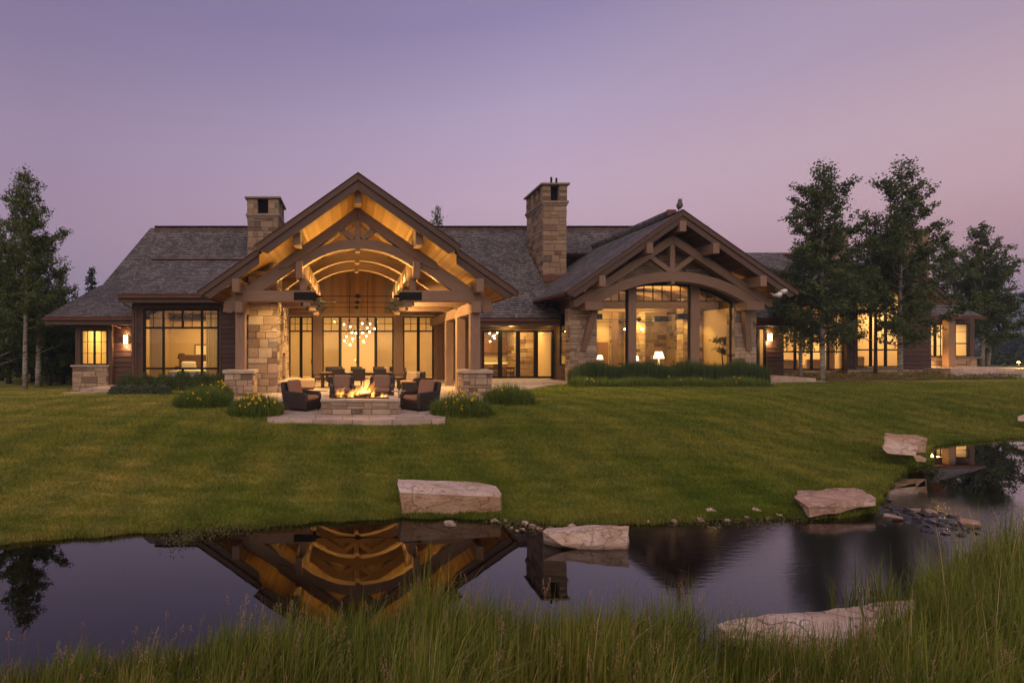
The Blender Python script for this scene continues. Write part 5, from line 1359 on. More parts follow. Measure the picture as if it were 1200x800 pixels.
def club_chair(label):
    """low wicker armchair with thick brown cushions, facing -Y"""
    s = thing('wicker_armchair', label, 'armchair', (0, 0, 0), 0, 'wicker armchairs around the fire pit')
    b = MB('wicker', 1); b.box(-.41, .41, -.40, .40, .04, .30); b.build('seat_base', s, .025)
    for x in (-1, 1):
        b = MB('wicker', 2); P = [(-.42, .05), (-.43, .50), (-.36, .56), (.05, .585), (.38, .60), (.44, .05)]
        V = [(x*.46, p[0], p[1]) for p in P]+[(x*.335, p[0], p[1]) for p in P]; n = len(P)
        fs = [tuple(range(n)), tuple(range(2*n-1, n-1, -1))]+[(i, n+i, n+(i+1) % n, (i+1) % n) for i in range(n)]
        b.mesh(V, fs); b.build('arm', s, .03)
    b = MB('wicker', 3); b.obox((0, .42, .46), (.46, 0, 0), (0, .055, -.008), (0, .065, .41)); b.build('backrest', s, .035)
    b = MB('cushion', 4); b.box(-.325, .325, -.42, .30, .302, .46); b.build('seat_cushion', s, .05)
    b = MB('cushion', 5); b.obox((0, .285, .66), (.32, 0, 0), (0, .085, -.02), (0, .06, .26)); b.build('back_cushion', s, .06)
    for x in (-.38, .38):
        for y in (-.36, .38): b = MB('wicker', 6); b.box(x-.03, x+.03, y-.03, y+.03, 0, .05); b.build('foot', s)
    return s
cc = club_chair('wicker armchair turned to the fire pit beside the yellow daylilies and outdoor fireplace')
cc.location = (px(354.5, 17.3), 17.3, PT); cc.rotation_euler.z = R(62)
copy_thing(cc, (px(491.5, 17.3), 17.3, PT), R(-55), 'wicker armchair turned to the fire pit on the side of the bare porch posts')
copy_thing(cc, (px(401, 20.6), 20.6, PT), R(4), 'wicker armchair facing the pond behind the fire, nearer the outdoor fireplace')
copy_thing(cc, (px(447, 20.6), 20.6, PT), R(-6), 'wicker armchair facing the pond directly behind the tallest flame')
def side_table(label):
    s = thing('side_table', label, 'table', (0, 0, 0), 0, 'small metal side tables on the patio')
    b = MB('white_metal'); b.box(-.24, .24, -.2, .2, .50, .525); b.build('tabletop', s, .005)
    b = MB('steel'); b.tube([(0, 0, .02), (0, 0, .499)], .022, 8); b.build('leg', s)
    b = MB('steel'); b.box(-.17, .17, -.15, .15, 0, .02); b.build('foot_plate', s, .004)
    return s
st = side_table('small metal side table next to the armchair by the posts side of the fire pit'); st.location = (px(467.5, 18.2), 18.2, PT)
copy_thing(st, (px(375, 18.2), 18.2, PT), .2, 'small metal side table between the fireplace side armchair and the fire pit')
copy_thing(st, (px(334, 19.5), 19.5, PT), .1, 'small metal side table behind the daylilies nearest the fireplace hearth')
# dining set under the chandeliers
dt = table('long dark dining table on the covered porch', 3.6, 1.1, .76); dt.location = (.2, 27.6, PT)
def porch_chair(label):
    s = thing('dining_chair', label, 'chair', (0, 0, 0), 0, 'dark chairs at the porch dining table')
    for x in (-.24, .24):
        b = MB('wicker', 1); b.bar((x, -.22, 0), (x, -.22, .42), .05, .05, (0, 1, 0)); b.build('leg', s)
        b = MB('wicker', 2); b.bar((x, .25, 0), (x, .22, .45), .05, .05, (0, 1, 0)); b.build('leg', s)
        b = MB('wicker', 7); b.tube([(x*1.08, -.22, .42), (x*1.1, -.22, .62), (x*1.1, -.15, .66), (x*1.1, .22, .66)], .022, 6); b.build('arm', s)
    b = MB('wicker', 3); b.box(-.29, .29, -.27, .25, .40, .46); b.build('seat', s, .01)
    b = MB('cushion', 4); b.box(-.27, .27, -.26, .20, .461, .53); b.build('seat_cushion', s, .025)
    b = MB('wicker', 5); b.obox((0, .285, .70), (.30, 0, 0), (0, .03, -.004), (0, .035, .29)); b.build('backrest', s, .02)
    return s
pc = porch_chair('dark dining chair with its back to the fire pit, nearest the outdoor fireplace')
spots = [((px(397, 26.6), 26.5), PI, None), ((px(420.5, 26.6), 26.5), PI, 'dark dining chair with its back to the fire pit, in the middle of its row'), ((px(445, 26.6), 26.5), PI, 'dark dining chair with its back to the fire pit, nearest the bare posts'),
         ((px(391, 28.8), 28.7), 0, 'dark dining chair facing the pond across the table, nearest the fireplace'), ((px(418, 28.8), 28.7), .05, 'dark dining chair facing the pond across the table, middle of three'), ((px(444, 28.8), 28.7), 0, 'dark dining chair facing the pond across the table, nearest the lounge chair'),
         ((px(374, 27.5), 27.5), R(90), 'dark dining chair at the end of the table beside the hearth'), ((px(467, 27.5), 27.5), R(-90), 'dark dining chair at the end of the table beside the wicker lounge chair')]
for (x, y), a, l in spots:
    if l is None: pc.location = (x, y, PT); pc.rotation_euler.z = a
    else: copy_thing(pc, (x, y, PT), a, l)
def lounge(label, name='lounge_chair', w=1.05):
    s = sofa(label, w, .92, 'tan_cushion', 'wicker', name, 'armchair', 'cushioned wicker lounge chairs on the porch', 1, .86)
    b = MB('tan_cushion', 33); b.obox((.12, .02, .66), (.2, 0, .03), (0, .07, 0), (-.03, .06, .19)); b.build('throw_pillow', s, .05)
    return s
lo = lounge('wicker lounge chair heaped with tan cushions beside the nearest inner post'); lo.location = (px(482, 25.6), 25.6, PT); lo.rotation_euler.z = R(-35)
copy_thing(lo, (px(392, 33), 33.0, PT), R(5), 'tan cushioned lounge chair against the porch windows on the fireplace side')
copy_thing(lo, (px(450, 33), 33.0, PT), R(-5), 'tan cushioned lounge chair against the porch windows beside the second pilaster')
s = thing('ottoman', 'square tan upholstered ottoman beside the hearth', 'ottoman', (0, 0, 0)); b = MB('tan_cushion'); b.box(-.42, .42, -.42, .42, .08, .50); b.build('cushion', s, .05)
b = MB('dark_wood'); b.box(-.38, .38, -.38, .38, 0, .08); b.build('base', s); s.location = (px(358, 26.4), 26.4, PT)
s = thing('drum_table', 'small square wicker table before the lounge chair', 'table', (0, 0, 0)); b = MB('wicker'); b.box(-.28, .28, -.28, .28, 0, .46); b.build('base', s, .01); b = MB('mid_wood'); b.box(-.31, .31, -.31, .31, .461, .49); b.build('tabletop', s, .005); s.location = (px(478.5, 24.0), 24.0, PT)
s = thing('table_candle', 'small glass candle on the porch dining table', 'candle', (px(420, 27.5), 27.5, PT+.76)); b = MB('glass'); b.lathe([(.05, 0), (.06, .14), (.056, .14), (.045, .01)], (px(420, 27.5), 27.5, PT+.76), 12); b.build('glass', s); b = MB('bulb'); b.ball((px(420, 27.5), 27.5, PT+.83), .022, 8, 1.6); b.build('candle_flame', s)

# owl decoy on the great room ridge
ox, oy, oz = XG+.02, 29.6, GZA+.17
s = MB('wicker'); 
b = MB(plain('owl_grey', (.12,.10,.10), .8, .2, 0, 30, .4)); b.lathe([(.03, 0), (.09, .03), (.125, .12), (.13, .22), (.105, .31), (.085, .345), (.10, .40), (.095, .46), (.05, .50), (.01, .51)], (ox, oy, oz), 14)
for sg in (-1, 1): b.tube([(ox+sg*.05, oy-.03, oz+.47), (ox+sg*.075, oy-.03, oz+.545)], [.03, .004], 6); b.tube([(ox+sg*.11, oy, oz+.32), (ox+sg*.135, oy+.04, oz+.15), (ox+sg*.06, oy+.09, oz+.0)], [.03, .05, .02], 7)
b.tube([(ox, oy+.08, oz+.08), (ox, oy+.14, oz-.06)], [.06, .03], 7); b.tube([(ox, oy-.09, oz+.41), (ox, oy-.125, oz+.385)], [.02, .004], 6)
tag(b.build('owl_statue', smooth=True), 'grey owl figure perched on the peak of the great room roof', 'owl figure')
# path light and boulder on the east terrace
def path_light(x, y, z, label):
    s = thing('path_light', label, 'lamp', (x, y, z), 0, 'path lights on the east terrace'); b = MB('steel'); b.tube([(x, y, z), (x, y, z+.4)], .025, 8); b.lathe([(.16, .40), (.02, .48)], (x, y, z), 12); b.build('post', s); b = MB('path_glow'); b.lathe([(.05, .33), (.06, .40)], (x, y, z), 10); b.build('bulb', s); point((x, y-.12, z+.30), 110, (1, .55, .16), .05)
path_light(px(1193.5, 34.6), 34.6, 1.62, 'glowing path light at the end of the east terrace')
path_light(px(1087, 36.6), 36.6, 1.62, 'glowing path light at the foot of the east corner wall')
point((-12.2, 28.0, 1.2), 7, AMB, .05); point((38.2, 36.6, 4.2), 35, AMB, .08)

# ---------------------------------------------------------------- boulders
def boulder(name, label, P, seed, parts=None, group=None, mat='boulder', sub=4, rough=.035):
    """P = convex block corners; split, roughened with fractured facets"""
    import bmesh
    bm = bmesh.new(); vs = [bm.verts.new(p) for p in P]
    bmesh.ops.convex_hull(bm, input=vs); bmesh.ops.triangulate(bm, faces=bm.faces)
    for _ in range(sub):
        lng = [e for e in bm.edges if e.calc_length() > .10]
        if not lng: break
        bmesh.ops.subdivide_edges(bm, edges=lng, cuts=1, use_grid_fill=False); bmesh.ops.triangulate(bm, faces=bm.faces)
    from mathutils import noise as mn
    bm.normal_update()
    for v in bm.verts:
        q = v.co*2.3+Vector((seed*3.1, 0, 0)); a = mn.fractal(q, .8, 2.2, 5)
        lay = math.sin(v.co.z*28+a*3)*.3
        v.co += v.normal*((a+lay*.35)*rough)
    me = bpy.data.meshes.new(name); bm.to_mesh(me); bm.free()
    at = me.attributes.new('tint', 'FLOAT', 'FACE'); rg = random.Random(seed); at.data.foreach_set('value', [rg.uniform(.3, .7) for _ in me.polygons])
    me.materials.append(M[mat] if isinstance(mat, str) else mat)
    me.set_sharp_from_angle(angle=R(34)) if hasattr(me, 'set_sharp_from_angle') else None
    o = bpy.data.objects.new(name, me); COL.objects.link(o); return tag(o, label, 'boulder', group)
def pt(x, y, Y): return (px(x, Y), Y, pz(y, Y))
# 1: the big slab on the bank: front face base near Y 9.15
f = 9.15
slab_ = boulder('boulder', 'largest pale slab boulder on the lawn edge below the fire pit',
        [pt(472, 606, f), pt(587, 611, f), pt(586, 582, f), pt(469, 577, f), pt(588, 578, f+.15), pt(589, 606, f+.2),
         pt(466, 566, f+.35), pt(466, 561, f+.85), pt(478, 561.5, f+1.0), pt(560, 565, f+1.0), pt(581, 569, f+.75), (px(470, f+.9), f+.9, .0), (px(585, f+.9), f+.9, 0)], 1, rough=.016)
# its steep faces take the browner stone, the upward ones stay pale
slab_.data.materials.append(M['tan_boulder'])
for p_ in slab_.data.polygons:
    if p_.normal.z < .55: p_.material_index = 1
f = 7.66
boulder('boulder', 'low pale boulder at the water edge right of the largest slab',
        [pt(636, 622, f+.15), pt(660, 640, f), pt(735, 644, f), pt(737, 616, f+.1), pt(731, 615, f+.4), pt(680, 622, f+.5), pt(640, 618, f+.5), (px(640, f+.3), f+.3, -.15), (px(737, f), f, -.15), (px(735, f+.5), f+.5, -.1)], 2, rough=.022)
f = 8.95
boulder('boulder', 'reddish cracked boulder on the bank beside the rocky riffle',
        [pt(948, 606, f), pt(1026, 592, f+.3), pt(1028, 582, f+.4), pt(948, 594, f), pt(931, 580, f+.5), pt(935, 575, f+1.0), pt(1000, 571, f+1.25), pt(1015, 575, f+.9), pt(931, 583, f+.4), (px(935, f+.9), f+.9, .0), (px(1020, f+.9), f+.9, 0)], 3, mat='red_boulder')
f = 12.9
boulder('boulder', 'squared tan boulder at the back of the far bank pair',
        [pt(1036, 512, f+.6), pt(1037, 508, f+.9), pt(1085, 513, f+.6), pt(1087, 513, f+.3), pt(1086, 530, f+.3), pt(1040, 530, f+.3), pt(1036, 526, f+.4), pt(1075, 509, f+1.2), pt(1075, 530, f+1.2)], 4, mat='tan_boulder')
f = 12.6
boulder('boulder', 'smaller tan boulder in front of the squared one on the far bank',
        [pt(1034, 523, f+.2), pt(1040, 514, f+.4), pt(1070, 521, f+.35), pt(1075, 524, f+.1), pt(1073, 534, f), pt(1034, 526, f+.1), pt(1040, 531, f), pt(1072, 527, f+.5)], 5, mat='boulder', rough=.022)
boulder('boulder', 'small stone at the waterline below the far bank pair',
        [pt(1070, 533, 12.4), pt(1086, 537, 12.5), pt(1084, 541, 12.3), pt(1074, 540, 12.3), pt(1078, 533, 12.7), pt(1084, 540, 12.7)], 6, mat='tan_boulder', rough=.015)
boulder('boulder', 'pale stone on the far bank at the edge of the lawn by the upper pond',
        [pt(1193, 488, 18.5), pt(1193, 493, 18.3), pt(1215, 494, 18.3), pt(1215, 487, 18.5), pt(1200, 485, 18.9), pt(1212, 492, 18.9)], 7, rough=.02)
f = 5.0
boulder('boulder', 'long flat pale slab lying in the tall foreground grass',
        [(px(838, 5.25), 5.25, .16), (px(900, 5.45), 5.45, .17), (px(1000, 5.5), 5.5, .21), (px(1082, 5.45), 5.45, .30), (px(1072, 5.25), 5.25, .27), (px(990, 5.0), 5.0, .15), (px(965, 5.1), 5.1, .15), (px(850, 5.18), 5.18, .13), (px(985, 4.97), 4.97, -.1), (px(850, 5.15), 5.15, -.1), (px(1070, 5.2), 5.2, -.1), (px(838, 5.3), 5.3, -.1), (px(1080, 5.5), 5.5, -.1)], 8)
# stones of the riffle and the shore
def small_stones():
    rg = random.Random(31); i = 0
    spots = []
    for _ in range(64):
        u = rg.random(); x = px(1025+115*u, 1); 
        yp = 596+26*u+rg.gauss(0, 7); Y = CAMH*F/(yp-CY); spots.append((px(1022+118*u+rg.gauss(0, 5), Y), Y, rg.uniform(.03, .085), 'dark wet stone in the riffle between the two ponds', 'wet_stone', 'wet stones of the riffle'))
    for xp, yp, r in ((527, 613, .09), (580, 609.5, .065), (591, 609, .04), (615, 613, .07), (613, 620, .05), (624, 616, .06), (632, 619, .05), (645, 617, .04), (669, 617, .085), (600, 617, .035), (606, 621, .03), (820, 608, .06), (833, 602, .07), (852, 609, .05), (887, 601, .08), (900, 606, .05), (912, 604, .06), (760, 611, .05), (790, 610, .05), (875, 606, .05)):
        Y = (CAMH-.03)*F/(yp-CY); spots.append((px(xp, Y), Y, r, None, 'shore_stone', 'pale cobbles along the water edge'))
    for xp, yp, r in ((1134, 613, .15), (1046, 606, .12), (1090, 600, .09), (1072, 597, .09)):
        Y = (CAMH-.03)*F/(yp-CY); spots.append((px(xp, Y), Y, r, 'larger rounded stone standing out of the riffle', 'riffle_stone', 'larger stones of the riffle'))
    M['wet'] = plain('wet_rock', (.028,.022,.020), .3, .5, 0, 9, .5, .5)
    base = {}
    for x, Y, r, lb, nm, gr in spots:
        mat = 'wet' if nm == 'wet_stone' else ('red_boulder' if nm == 'riffle_stone' else 'boulder')
        P = [Vector((rg.gauss(0, 1), rg.gauss(0, 1), rg.gauss(0, 1))).normalized() for _ in range(14)]
        P = [(x+p.x*r*1.15, Y+p.y*r, (-.005 if nm == 'wet_stone' else max(.02, gz(x, Y)))+p.z*r*.72) for p in P]
        o = boulder(nm, lb or 'pale rounded cobble at the edge of the lawn and the water', P, i, None, gr, mat, 2, r*.08); o['category'] = 'stone'; i += 1
small_stones()
# ---------------------------------------------------------------- vegetation
def unit(a): return a/np.maximum(1e-9, np.linalg.norm(a, axis=-1, keepdims=True))
def leaf_mesh(name, C, size, mat, rs, parent=None, flat=.0, tint=None, aspect=.75):
    """many small four-cornered leaves at the points C"""
    n = len(C); N = unit(rs.normal(size=(n, 3))*np.array([1, 1, 1-flat])); A = unit(np.cross(N, rs.normal(size=(n, 3)))); B = np.cross(N, A)
    s = size*rs.uniform(.65, 1.25, (n, 1))
    V = np.stack([C-A*s, C+B*s*aspect*.7-A*s*.1, C+A*s, C-B*s*aspect*.7-A*s*.1], 1).reshape(-1, 3)
    if parent is not None:
        off = np.array([0., 0, 0]); p = parent
        while p is not None: off += np.array(p.location); p = p.parent
        V = V-off
    Q = np.arange(4*n).reshape(-1, 4)
    o = np_mesh(name, V, Q, mat, rs.uniform(0, 1, n) if tint is None else tint, False)
    if parent is not None: o.parent = parent
    return o
def tree(name, label, x, y, h, rad, n, seed, bark='bark', leaf='aspen_leaf', clear=.14, leafs=.085, tr=.13, group=None, twin=None, lean=0.0, shape='aspen', fork=.45, z=None):
    rs = np.random.default_rng(seed); z0 = gz(x, y)-.05 if z is None else z
    s = thing(name, label, 'tree', (x, y, z0), 0, group)
    b = MB(bark, seed)
    k = 9; P = []
    for i in range(k+1):
        u = i/k; P.append(np.array([x+lean*u*h+.06*h*.1*math.sin(u*5+seed)*u, y+.05*math.sin(u*4+seed*2)*u*h*.1, z0+h*u*.98]))
    b.tube(P, [tr*(1-.93*(i/k))+.012 for i in range(k+1)], 9)
    pts = []
    nb = int(34+h*3.2); W_ = []
    for i in range(nb):
        u = clear+(1-clear)*((i+.5)/nb)**.9*.985
        t_ = u*k; j = int(min(k-1, t_)); base = P[j]+(P[j+1]-P[j])*(t_-j)
        v = (u-clear)/(1-clear)
        if shape == 'aspen': prof = min(1, .62+2.6*v)*max(.06, (1-v)**.80)*1.12
        elif shape == 'conifer': prof = max(.04, 1-v)
        else: prof = max(.2, math.sin(PI*min(1, v*.86+.14))**.6)
        az = i*2.39996+rs.uniform(-.5, .5); L = rad*prof*rs.uniform(.5, 1.3)*(1.12 if shape == 'aspen' else 1)
        up = (rs.uniform(.05, .45)+.75*v if shape == 'aspen' else (rs.uniform(-.25, .1) if shape == 'conifer' else rs.uniform(.2, .8)))
        d = np.array([math.cos(az), math.sin(az), up]); d = d/np.linalg.norm(d)
        if shape == 'aspen': L = L*(1+.25*up)
        m = base+d*L*.5+np.array([0, 0, .03*L]); e = base+d*L+np.array([0, 0, .10*L if shape != 'conifer' else -.06*L])
        b.tube([base, m, e], [max(.008, tr*.34*(1-u*.75)), max(.006, tr*.18*(1-u*.7)), .004], 5)
        W_.append(L)
        # twigs and the leaves gathered on them
        nt_ = max(3, int(5+L*5))
        for q in range(nt_):
            f = rs.uniform(.22, 1.05); c = base+(e-base)*f
            td = d*.5+rs.normal(size=3)*np.array([.8, .8, .55]); td = td/np.linalg.norm(td)*rs.uniform(.2, .75)*(1-.3*v)
            pts.append((c, c+td, L))
    b.build('trunk', s, smooth=True)
    wts = np.array([.35+p[2] for p in pts]); wts /= wts.sum()
    n = int(n*(1.85 if shape == 'aspen' else 1.2)); leafs *= .95
    idx = rs.choice(len(pts), n, p=wts)
    A = np.array([p[0] for p in pts])[idx]; B = np.array([p[1] for p in pts])[idx]
    C = A+(B-A)*rs.uniform(.1, 1.1, (n, 1))+rs.normal(size=(n, 3))*np.array([.10, .10, .09])*(1.0 if shape != 'conifer' else .7)
    ct = rs.uniform(0, 1, len(pts))[idx]*.6+rs.uniform(0, .4, n)
    leaf_mesh('crown', C, leafs, leaf, rs, s, 0, ct)
    return s
AG = 'aspens standing before the east wing'
tree('aspen_tree', 'tall aspen with pale trunk in front of the entry, nearer the great room', px(964, 31), 31, 12.4, 2.6, 15000, 3, clear=.15, leafs=.085, tr=.12, leaf='dark_leaf', group=AG)
tree('aspen_tree', 'tallest aspen in front of the gabled wing, its pale trunk in the planting bed', px(1055, 32), 32, 12.9, 2.6, 15500, 4, clear=.13, leafs=.085, tr=.12, leaf='dark_leaf', group=AG)
tree('aspen_tree', 'slim aspen close to the entry sconce beside the tall pale aspen', px(938, 33), 33, 8.2, 1.5, 4200, 5, clear=.2, leafs=.08, tr=.10, leaf='dark_leaf', group=AG)
tree('aspen_tree', 'slim dark stemmed aspen between the two tall aspens', px(1026, 33.5), 33.5, 10.0, 1.4, 3000, 6, clear=.45, leafs=.08, tr=.09, leaf='dark_leaf', bark='brown_bark', group=AG)
tree('aspen_tree', 'leafy aspen off the end of the east terrace, before the blue hills', px(1151, 41), 41, 10.8, 2.2, 9500, 7, clear=.12, leafs=.10, tr=.13, leaf='dark_leaf', group=AG)
tree('aspen_tree', 'second stem of aspen leaning at the end of the east terrace', px(1157.5, 41.4), 41.4, 7.6, 2.0, 4500, 8, clear=.25, leafs=.10, tr=.12, leaf='dark_leaf', lean=.08, group=AG)
tree('aspen_tree', 'aspen rising behind the east corner roof', px(1111, 50), 50, 11.2, 2.2, 5000, 9, clear=.2, leafs=.11, tr=.14, leaf='dark_leaf', group='aspens behind the house', z=1.2)
tree('aspen_tree', 'treetop showing over the main ridge between gable and chimney', px(512, 56), 56, 16.6, 1.8, 4500, 10, clear=.25, leafs=.11, tr=.16, group='aspens behind the house', z=1.0)
LG = 'aspens on the lawn beside the corner room'
tree('aspen_tree', 'tall white trunked aspen standing alone at the lawn edge', px(29.5, 31), 31, 12.5, 2.1, 15000, 12, clear=.27, leafs=.075, tr=.13, group=LG)
tree('aspen_tree', 'aspen with thicker trunk close behind the tall white trunked aspen', px(45, 33), 33, 9.2, 1.9, 7500, 13, clear=.22, leafs=.08, tr=.17, group=LG)
tree('aspen_tree', 'bushy aspen at the picture edge next to the tall white trunked aspen', px(-6, 33), 33, 10.0, 2.5, 9500, 14, clear=.12, leafs=.085, tr=.14, group=LG)
tree('aspen_tree', 'young aspen seen between the tall aspen and the corner roof', px(70, 38), 38, 8.0, 1.6, 4600, 15, clear=.1, leafs=.09, tr=.1, group=LG)
tree('spruce_tree', 'dark spruce rising behind the corner roof', px(107, 52), 52, 9.8, 1.7, 6500, 16, bark='brown_bark', leaf='conifer', clear=.05, leafs=.13, tr=.15, shape='conifer', group='conifers behind the house', z=.9)
rg = random.Random(77)
kinds = ('dark shade tree in the grove beyond the corner room', 'low dark bushy tree in the grove beyond the white trunked aspen')
for i, (xp, Y, h, r) in enumerate(((2, 40, 7.4, 2.4), (22, 44, 6.8, 2.6), (50, 46, 7.0, 2.6), (68, 40, 5.6, 2.2), (84, 44, 5.2, 2.0), (-30, 38, 8.5, 3.0), (98, 50, 5.0, 1.8), (38, 38, 4.2, 1.9), (74, 36, 3.4, 1.5), (10, 36, 3.6, 1.6), (58, 34.5, 3.0, 1.4))):
    tree('shade_tree', kinds[i % 2 if i < 7 else 1] if False else ['dark shade tree in the grove, directly behind the tall white trunk', 'dark shade tree in the grove, just past the tall white trunk', 'dark shade tree in the middle of the grove', 'rounded shade tree at the corner room end of the grove', 'shade tree touching the corner roof end of the grove', 'large shade tree at the picture edge of the grove', 'shade tree farthest back behind the corner room', 'low bushy tree under the tall aspen crowns', 'low bushy tree nearest the corner room stone base', 'low bushy tree at the far picture edge below the aspens', 'low bush between the aspen trunks and the corner room'][i],
         px(xp, Y), Y, h, r, 4200 if h > 5 else 3200, 100+i, bark='brown_bark', leaf='dark_leaf', clear=.06, leafs=.16 if h > 5 else .12, tr=.14, shape='round', group='shade trees beyond the corner room')
for i, (xp, Y, h) in enumerate(((1186, 120, 4.4), (1192, 126, 5.2), (1170, 128, 4.0), (1198, 118, 4.0), (1178, 150, 3.6), (1206, 130, 5.0))):
    tree('distant_tree', ['distant conifer in the valley below the hills, tallest pair', 'distant conifer in the valley, second of the tallest pair', 'distant conifer in the valley close to the leafy aspen', 'distant conifer in the valley at the picture edge', 'smallest distant conifer in the valley', 'distant conifer just past the picture edge'][i],
         px(xp, Y), Y, h, 1.7+.2*(i % 3), 1500, 150+i, bark='brown_bark', leaf='conifer', clear=.03, leafs=.28, tr=.2, shape='conifer', group='conifers in the valley')
def far_wood():
    rs = np.random.default_rng(3); n = 9000
    a = rs.uniform(R(-75), R(75), n); r = rs.uniform(190, 420, n); x = r*np.sin(a); y = r*np.cos(a)
    C = np.stack([x, y, ground(x, y)+rs.uniform(0, 1, n)**1.5*(5+2.5*np.sin(a*40))], 1)
    return leaf_mesh('far_wood', C, 1.5, 'conifer', rs)
tag(far_wood(), kind='stuff')

def meadow_scrub():
    rs = np.random.default_rng(41); n = 26000; x = rs.uniform(40, 110, n); y = rs.uniform(43, 80, n); k = x < y*1.45; x, y = x[k], y[k]
    hh = (.5+.4*np.sin(x*.9+y*.4)*np.sin(y*.7))*rs.uniform(0, 1, len(x))**.7*1.25
    return leaf_mesh('meadow_scrub', np.stack([x, y, ground(x, y)+hh], 1), .16, 'conifer', rs)
tag(meadow_scrub(), kind='stuff')
# --- shrubs made of leaves
def blades(name, roots, lens, width, mat, rs, parent=None, droop=.5, lean=None, segs=4, tint=None, taper=True):
    """arching strap leaves from their roots"""
    n = len(roots); az = rs.uniform(0, 2*PI, n); D = np.stack([np.cos(az), np.sin(az), np.zeros(n)], 1)
    if lean is not None: D = D*.8+lean
    S = np.stack([-np.sin(az), np.cos(az), np.zeros(n)], 1)
    dr = (rs.uniform(.15, 1.0, n)*droop)[:, None]
    rows = []
    for i in range(segs+1):
        u = i/segs
        c = roots+np.array([0, 0, 1.0])*(lens[:, None]*(u-dr*.62*u**2.6))+D*(lens[:, None]*dr*(.25*u+.55*u*u))
        w = width*(1-u**1.7)*.5*rs.uniform(.97, 1.03, (n, 1)) if taper else width*.5*np.ones((n, 1))*(1 if i < segs else .1)
        if i == segs: w = w*0+.0004
        rows += [c-S*w, c+S*w]
    V = np.stack(rows, 1).reshape(-1, 3); m = 2*(segs+1)
    base = (np.arange(n)*m)[:, None, None]; q = np.array([[2*i, 2*i+1, 2*i+3, 2*i+2] for i in range(segs)])[None]
    Q = (base+q).reshape(-1, 4)
    if parent is not None:
        off = np.array([0., 0, 0]); p = parent
        while p is not None: off += np.array(p.location); p = p.parent
        V = V-off
    t = np.repeat(rs.uniform(0, 1, n) if tint is None else tint, segs)
    o = np_mesh(name, V, Q, mat, t, True)
    if parent is not None: o.parent = parent
    return o
def lily_clump(label, x0, x1, y, ytop, depth, nfl, seed, Y=None, ybase=None):
    """mound of daylilies spanning picture columns at depth Y"""
    rs = np.random.default_rng(seed); xa, xb = px(x0, Y), px(x1, Y); zb = gz((xa+xb)/2, Y)
    h = pz(ytop, Y)-zb
    s = thing('daylily_clump', label, 'flowering plant', ((xa+xb)/2, Y+depth/2, zb), 0, 'daylily clumps around the patio')
    n = int(2300*(xb-xa)*depth/1.6)+900
    u, v = rs.uniform(-1, 1, n), rs.uniform(-1, 1, n); k = u*u+v*v < 1; u, v = u[k], v[k]
    xx = (xa+xb)/2+u*(xb-xa)/2*1.0; yy = Y+depth/2+v*depth/2*.93
    mound = np.sqrt(np.maximum(.05, 1-(u*u+v*v)*.8))
    roots = np.stack([xx, yy, ground(xx, yy)-.01], 1)
    blades('foliage', roots, h*1.22*mound*rs.uniform(.65, 1.12, len(u)), .024, 'lily_leaf', rs, s, 1.0)
    mb = MB('lily', seed); st = MB('lily_leaf', seed)
    for i in range(nfl):
        a = rs.uniform(0, 2*PI); q = math.sqrt(rs.uniform(0, 1))*.8; fx = (xa+xb)/2+q*math.cos(a)*(xb-xa)/2; fy = Y+depth/2-abs(math.sin(a))*q*depth/2
        fz = zb+h*math.sqrt(max(.1, 1-q*q*.8))*rs.uniform(.55, 1.08)-.02; fy -= .12; c = Vector((fx, fy, fz))
        st.tube([(fx+rs.uniform(-.08, .08), fy+.05, zb), c], .005, 4)
        f_ = Vector((rs.uniform(-.5, .5), -1, rs.uniform(.0, .7))).normalized(); a1 = f_.cross(Vector((0, 0, 1))).normalized(); a2 = a1.cross(f_)
        rad = rs.uniform(.035, .055)
        for k2 in range(6):
            an = k2*PI/3; d = a1*math.cos(an)+a2*math.sin(an); d2 = a1*math.cos(an+.42)+a2*math.sin(an+.42); d3 = a1*math.cos(an-.42)+a2*math.sin(an-.42)
            mb.face([c, c+d3*rad*.6+f_*rad*.3, c+d*rad+f_*rad*.35, c+d2*rad*.6+f_*rad*.3], rs.uniform(0, 1))
    if nfl: mb.build('flowers', s); st.build('stems', s)
    return s
lily_clump('daylily clump with many yellow flowers at the patio corner below the armchair', 262, 328, None, 460, 1.5, 26, 1, 15.3)
lily_clump('dense green daylily clump with few flowers before the bedroom bay', 194, 265, None, 452, 1.9, 8, 2, 17.6)
lily_clump('daylily clump with yellow flowers on the patio corner by the lawn', 510, 583, None, 460, 1.5, 20, 3, 15.3)
lily_clump('daylily clump with one flower below the glass kitchen doors', 574, 634, None, 449, 1.6, 3, 4, 18.6)
lily_clump('low daylily clump filling the foot of the bedroom bay stone pier', 236, 268, None, 446, 1.3, 14, 5, 20.3)
def leaf_bush(name, label, x, y, w, d, h, n, mat, seed, size=.035, group=None):
    rs = np.random.default_rng(seed); zb = gz(x, y); s = thing(name, label, 'shrub', (x, y, zb), 0, group)
    P = unit(rs.normal(size=(n, 3))); P[:, 2] = np.abs(P[:, 2]); r = rs.uniform(.55, 1, (n, 1))**.5
    lump = 1+.13*np.sin(P[:, :1]*7+seed)*np.cos(P[:, 1:2]*6+P[:, 2:3]*5)
    C = P*r*lump*np.array([w/2, d/2, h*.9])+np.array([x, y, zb+.05])
    leaf_mesh('foliage', C, size, mat, rs, s)
    b = MB('brown_bark', seed)
    for i in range(7):
        a = i*.9; b.tube([(x, y, zb-.02), (x+math.cos(a)*w*.2, y+math.sin(a)*d*.2, zb+h*.45), (x+math.cos(a)*w*.34, y+math.sin(a)*d*.34, zb+h*.75)], [.02, .014, .006], 5)
    b.build('stems', s); return s
